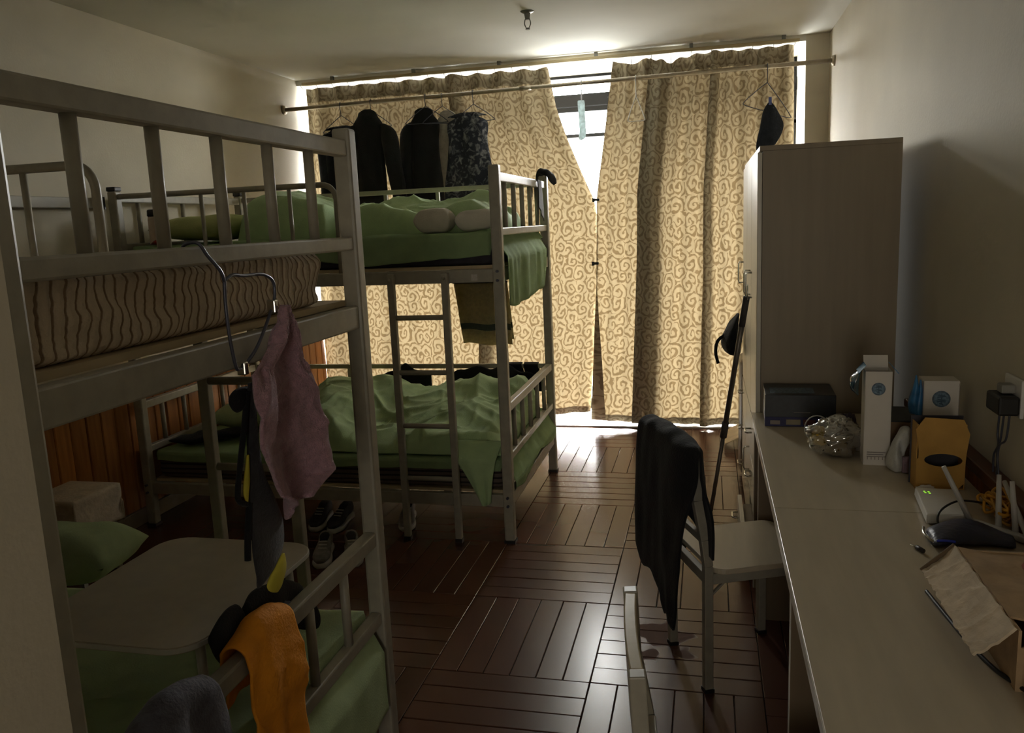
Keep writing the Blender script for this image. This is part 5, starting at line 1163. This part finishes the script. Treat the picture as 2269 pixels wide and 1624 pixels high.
# support carton beneath it: brown box against the wall
t = root('brown_carton', 'brown cardboard carton against the wall beneath the squat white carton', 'carton', (0.66, 2.80, DZ))
up_box(t, 'body', (0.662, 2.825), 0.105, 0.10, DZ, 0.879, -0.02, M('dark_brown_card', srgb(120, 96, 70), 0.85, 0.1))  # darker brown than the card of the other cartons
up_box(t, 'dark_lid', (0.668, 2.825), 0.107, 0.102, 0.879, 0.8845, -0.02, M('dark_lid', srgb(42, 44, 38), 0.6))
# ochre folder with an oval opening
t = root('ochre_folder', 'ochre card file holder with an oval opening against the wall on the desk', 'file holder', (0.645, 2.47, DZ))
fy = 2.452
def fpt(u, z, d=0): return V((0.577 + 0.135 * u, fy + d + 0.01 * u * -1, z))
ol = [(0.03, DZ), (0.93, DZ), (0.95, 0.838), (0.96, 0.862), (1.02, 0.93), (1.02, 0.956), (-0.01, 0.962), (-0.02, 0.935), (0.06, 0.865), (0.06, 0.842), (0.02, 0.838)]
def holed(bm, outer, oc, rx_, rz_, th):
    n = 40; hole = [(oc[0] + rx_ * math.cos(2 * math.pi * k / n), oc[1] + rz_ * math.sin(2 * math.pi * k / n)) for k in range(n)]
    # outer contour resampled by angle from the hole centre
    ring = []
    for k in range(n):
        a = 2 * math.pi * k / n; dx, dz = math.cos(a) * 0.135, math.sin(a); best = None
        dx = rx_ * math.cos(a); dz = rz_ * math.sin(a)
        for (x1, z1), (x2, z2) in zip(outer, outer[1:] + outer[:1]):
            ex, ez = x2 - x1, z2 - z1; den = dx * ez - dz * ex
            if abs(den) < 1e-9: continue
            t_ = ((x1 - oc[0]) * ez - (z1 - oc[1]) * ex) / den; s_ = ((x1 - oc[0]) * dz - (z1 - oc[1]) * dx) / den
            if t_ > 0 and -1e-6 <= s_ <= 1 + 1e-6 and (best is None or t_ > best): best = t_
        ring.append((oc[0] + dx * best, oc[1] + dz * best))
    L_ = [[bm.verts.new(fpt(u, z, d)) for u, z in pts] for pts in (hole, ring) for d in (0, th)]
    h0, h1, r0, r1 = L_
    for k in range(n):
        j = (k + 1) % n
        for q in ((h0[k], h0[j], r0[j], r0[k]), (h1[k], r1[k], r1[j], h1[j]), (h0[k], h1[k], h1[j], h0[j]), (r0[k], r0[j], r1[j], r1[k])): bm.faces.new(q)
    return bm
obj('front_panel', holed(NB(), ol, (0.53, 0.838), 0.36, 0.019, 0.004), tan_m, t)
bm = NB(); box(bm, 0.576, 0.714, fy + 0.062, fy + 0.066, DZ, 0.952); obj('rear_panel', bm, M('dark_paper', srgb(70, 68, 74), 0.8), t)
for x in (0.580, 0.706): obj('side_panel', box(NB(), x, x + 0.003, fy + 0.004, fy + 0.062, DZ, 0.94), tan_m, t)
obj('base', box(NB(), 0.583, 0.706, fy + 0.004, fy + 0.062, DZ, DZ + 0.003), tan_m, t)
# white carrier bag with a small packet
t = root('carrier_bag', 'crumpled white carrier bag between the tall carton and the ochre folder', 'bag', (0.572, 2.625, DZ))
bm = NB(); loft(bm, interp_secs([((0.566, 2.63, DZ + 0.003), (0.022, 0, 0), (0, 0.02, 0)), ((0.562, 2.63, 0.775), (0.026, 0, 0), (0, 0.026, 0)), ((0.568, 2.63, 0.815), (0.022, 0, 0), (0, 0.024, 0)), ((0.582, 2.63, 0.855), (0.02, 0, 0), (0, 0.02, 0)), ((0.590, 2.63, 0.882), (0.012, 0, 0), (0, 0.012, 0)), ((0.592, 2.63, 0.888), (0.003, 0, 0), (0, 0.004, 0))], 5), 30, 0.03, 45, 3)
obj('film', bm, bag_white_m, t, smooth=True)
up_box(t, 'packet', (0.592, 2.603), 0.016, 0.006, DZ + 0.002, 0.802, 0.05, M('mauve_packet', srgb(150, 126, 134), 0.6, 0.2, 60))
# crumpled tissue and tiny wrapper
tag(obj('tissue', blob(NB(), V((0.602, 2.425, DZ + 0.009)), 0.026, 0.011, 0.011, 0.3, 2.5, 2.0, 24, 14), M('tissue_paper', srgb(220, 216, 210), 0.9), smooth=True), 'crumpled white tissue in front of the ochre folder', 'tissue')
t = root('pen', 'short pen with a clear tip lying near the navy pouch', 'pen', (0.487, 1.985, DZ))
obj('barrel', tube(NB(), [(0.490, 1.972, DZ + 0.006), (0.481, 1.995, DZ + 0.006)], 0.0055, 10), dkprint_m, t, smooth=True)
obj('tip', tube(NB(), [(0.481, 1.995, DZ + 0.006), (0.472, 2.014, DZ + 0.004)], [0.004, 0.0012], 10), chrome_m, t, smooth=True)
# router
t = root('wifi_router', 'white router with grey antennas and green lights on the desk', 'router', (0.60, 2.27, DZ))
zr = DZ + 0.004
P4 = [(0.562, 2.385), (0.540, 2.160), (0.640, 2.168), (0.668, 2.378)]
def slab(bm, P, z0, z1, ins=0.0):
    cx = sum(p[0] for p in P) / 4; cy = sum(p[1] for p in P) / 4
    a = [bm.verts.new((x, y, z0)) for x, y in P]; b = [bm.verts.new((x + (cx - x) * ins, y + (cy - y) * ins, z1)) for x, y in P]
    bm.faces.new(a); bm.faces.new(b)
    for k in range(4): bm.faces.new((a[k], a[(k + 1) % 4], b[(k + 1) % 4], b[k]))
    return bm
obj('case', slab(NB(), P4, zr, zr + 0.024, 0.03), white_m, t, bevel=0.003)
for x, y in ((0.57, 2.35), (0.55, 2.19), (0.63, 2.19), (0.65, 2.35)): obj('rubber_foot', cyl(NB(), (x, y, DZ), 0.006, 0.005, 10), rubber_m, t)
for k in range(2):
    for j in range(2): obj('status_light', box(NB(), 0.576 + 0.010 * k, 0.581 + 0.010 * k, 2.346 - 0.012 * j - 0.004 * k, 2.350 - 0.012 * j - 0.004 * k, zr + 0.0238, zr + 0.0246), led_m, t, label='green light')
def antenna(p, q): 
    obj('antenna', tube(NB(), [p, V(p) + (V(q) - V(p)) * 0.5, q], [0.0075, 0.0068, 0.0055], 10), antenna_m, t, smooth=True)
antenna((0.645, 2.155, zr + 0.004), (0.572, 2.152, 0.908))
antenna((0.692, 2.118, zr + 0.002), (0.703, 2.170, 0.885)); antenna((0.720, 2.085, zr + 0.002), (0.716, 2.120, 0.885)); antenna((0.738, 2.04, zr + 0.002), (0.722, 2.19, 0.862))
obj('antenna_base', bar(NB(), (0.640, 2.165, zr + 0.010), (0.742, 2.045, zr + 0.008), 0.02, 0.016), antenna_m, t, bevel=0.003)
tag(obj('black_cable', tube(NB(), spline([(0.745, 2.30, DZ + 0.01), (0.70, 2.26, DZ + 0.03), (0.63, 2.225, DZ + 0.045), (0.572, 2.165, DZ + 0.036), (0.566, 2.135, DZ + 0.008), (0.61, 2.125, DZ + 0.004), (0.66, 2.115, DZ + 0.004)], 8), 0.0028, 8), cap_m, smooth=True), 'thin black cable curling over the white router', 'cable')
# navy pouch with chrome zip
t = root('navy_pouch', 'dark navy pouch with shiny blue trim between the router and the open carton', 'pouch', (0.60, 2.05, DZ))
bm = NB(); loft(bm, interp_secs([((0.518, 2.045, DZ + 0.012), (0, 0.035, 0), (0, 0, 0.006)), ((0.535, 2.055, DZ + 0.016), (0.004, 0.062, 0), (0, 0, 0.0135)), ((0.60, 2.075, DZ + 0.02), (0.01, 0.066, 0), (0, 0, 0.0175)), ((0.665, 2.06, DZ + 0.016), (0.01, 0.05, 0), (0, 0, 0.0135)), ((0.70, 2.04, DZ + 0.014), (0.004, 0.03, 0), (0, 0, 0.012))], 6), 26, 0.008, 14, 1)
obj('body', bm, pouch_m, t, smooth=True)
obj('zip', tube(NB(), spline([(0.516, 2.085, DZ + 0.022), (0.510, 2.06, DZ + 0.020), (0.512, 2.03, DZ + 0.018), (0.528, 2.005, DZ + 0.014)], 6), 0.0035, 8), chrome_m, t, smooth=True)
obj('blue_trim', tube(NB(), spline([(0.525, 2.00, DZ + 0.022), (0.545, 1.992, DZ + 0.026), (0.562, 1.992, DZ + 0.024)], 5), 0.003, 8), M('shiny_blue', srgb(60, 80, 220), 0.2, 0.1), t, smooth=True)
# yellow cable tangle
random.seed(3); pts = []
for k in range(46): pts.append(V((0.722 + random.uniform(-0.028, 0.028), 2.215 + random.uniform(-0.10, 0.09), DZ + 0.012 + random.uniform(0, 0.055))))
tag(obj('yellow_cable', tube(NB(), spline(pts, 6), 0.0038, 6), ycable_m, smooth=True), 'tangled yellow network cable heaped behind the router against the wall', 'cable')
# rose plastic ring at the edge of view
bm = NB(); n = 24; rows_ = []
for ang in range(n):
    a = 2 * math.pi * ang / n
    rows_.append([bm.verts.new(V((0.752 + dx, 2.02 + r_ * math.cos(a), 0.828 + r_ * math.sin(a)))) for r_, dx in ((0.045, -0.025), (0.045, 0.025), (0.030, 0.025), (0.030, -0.025))])
for i in range(n):
    for k in range(4): bm.faces.new((rows_[i][k], rows_[i][(k + 1) % 4], rows_[(i + 1) % n][(k + 1) % 4], rows_[(i + 1) % n][k]))
tag(obj('tape_roll', bm, rose_plastic_m, smooth=False, bevel=0.003), 'rose coloured tape roll on the desk at the right edge of the view', 'tape')
# open cardboard carton, flap towards the room
t = root('cardboard_carton', 'opened brown cardboard carton with a torn pale flap on the near desk', 'carton', (0.64, 1.57, DZ))
X0, X1, Y0, Y1, ZT = 0.495, 0.775, 1.395, 1.737, 0.858
obj('panel', box(NB(), X0, X0 + 0.005, Y0, Y1, DZ, ZT), card_m, t); obj('panel', box(NB(), X1 - 0.005, X1, Y0, Y1, DZ, ZT), card_m, t)
obj('panel', box(NB(), X0 + 0.005, X1 - 0.005, Y1 - 0.005, Y1, DZ, ZT), card_m, t); obj('panel', box(NB(), X0 + 0.005, X1 - 0.005, Y0, Y0 + 0.005, DZ, ZT - 0.03), card_m, t)
obj('bottom', box(NB(), X0 + 0.005, X1 - 0.005, Y0 + 0.005, Y1 - 0.005, DZ, DZ + 0.005), card_m, t)
bm = NB()
def lid(u, v): return V((X0 + (X1 - X0) * u, Y0 + 0.04 + (Y1 - Y0 - 0.04) * v, ZT + 0.004 - 0.012 * math.sin(u * 3) + 0.004 * noise.noise(V((u * 4, v * 4, 1)))))
grid(bm, lid, 16, 16); lidm = obj('top_flap', bm, card_m, t, solid=0.004)
bm = NB(); rr = []
for k in range(20): a = 2 * math.pi * k / 20; rr.append((0.645 + 0.055 * math.cos(a), 1.665 + 0.045 * math.sin(a)))
bm.faces.new([bm.verts.new(lid((x - X0) / (X1 - X0), (y - Y0 - 0.04) / (Y1 - Y0 - 0.04)) + V((0, 0, 0.0028))) for x, y in rr]); obj('printed_patch', bm, rosy_m, lidm, solid=0.0008, label='round reddish print')
bm = NB()
def flap(u, v):
    x = X0 - 0.004 - 0.056 * u; y = Y0 - 0.0 + (Y1 - Y0) * v + 0.018 * u; z = ZT + 0.004 - 0.062 * u - 0.006 * math.sin(u * 3)
    z += 0.0035 * ridge(u * 0.4, v * 2.2, 3.0, 4.0) + 0.003 * noise.noise(V((u * 6, v * 16, 2)))
    if u > 0.98: x += 0.006 * noise.noise(V((v * 18, 1, 1)))
    return V((x, y, z))
grid(bm, flap, 12, 60); obj('side_flap', bm, pcard_m, t, solid=0.005, label='pale torn corrugated flap')
bm = NB(); bar(bm, flap(0, 1.0) + V((0, 0.003, 0)), flap(1, 1.0) + V((0, 0.003, 0)), 0.004, 0.010); obj('corrugated_edge', bm, M('corrugation', srgb(100, 82, 60), 0.9), t)
tag(obj('dark_strap', tube(NB(), spline([(0.446, 1.758, DZ + 0.004), (0.455, 1.66, DZ + 0.004), (0.469, 1.53, DZ + 0.004), (0.484, 1.455, DZ + 0.004), (0.500, 1.41, DZ + 0.006), (0.52, 1.36, DZ + 0.008)], 8), [0.004] * 41, 8), cap_m, smooth=True), 'thin dark strap lying under the torn flap of the cardboard carton', 'strap')
# brown paper bag at the bottom right
bm = NB(); loft(bm, interp_secs([((0.58, 1.335, DZ + 0.003), (0.075, 0, 0), (0, 0.04, 0)), ((0.58, 1.335, DZ + 0.03), (0.08, 0, 0), (0, 0.045, 0)), ((0.585, 1.335, DZ + 0.08), (0.075, 0, 0), (0, 0.035, 0)), ((0.59, 1.34, DZ + 0.105), (0.06, 0, 0), (0, 0.012, 0))], 6), 26, 0.02, 18, 2)
tag(obj('paper_bag', bm, tan_m, smooth=True), 'crumpled ochre paper bag on the near desk in front of the cardboard carton', 'bag')

# ------------------------------------------------------------------ socket with plugs on the right wall
t = root('wall_socket', 'white wall socket with a black adapter plugged in above the desk', 'socket', (XR, 2.37, 1.04))
obj('plate', box(NB(), XR - 0.010, XR, 2.30, 2.425, 0.995, 1.095), white_m, t, bevel=0.003)
obj('adapter', box(NB(), XR - 0.060, XR - 0.010, 2.30, 2.405, 1.002, 1.052), cap_m, t, bevel=0.006)
obj('plug', box(NB(), XR - 0.045, XR - 0.010, 2.335, 2.375, 1.055, 1.078), M('grey_plug', srgb(150, 148, 140), 0.5), t, bevel=0.004)
for a, b, lb in ((2.40, [(2.402, 1.0), (2.41, 0.93), (2.40, 0.90), (2.43, 0.86), (2.425, 0.80), (2.41, 0.765)], 'dark cable'), (2.365, [(2.37, 1.0), (2.385, 0.92), (2.405, 0.88), (2.385, 0.82), (2.39, 0.765)], None), (2.33, [(2.33, 1.0), (2.345, 0.93), (2.39, 0.90), (2.40, 0.85), (2.395, 0.765)], None)):
    obj('cable', tube(NB(), spline([(XR - 0.024, y, z) for y, z in b], 8), 0.003, 6), wire_m, t, smooth=True)

for o in list(bpy.data.objects):
    if '_o' in o.keys(): del o['_o']
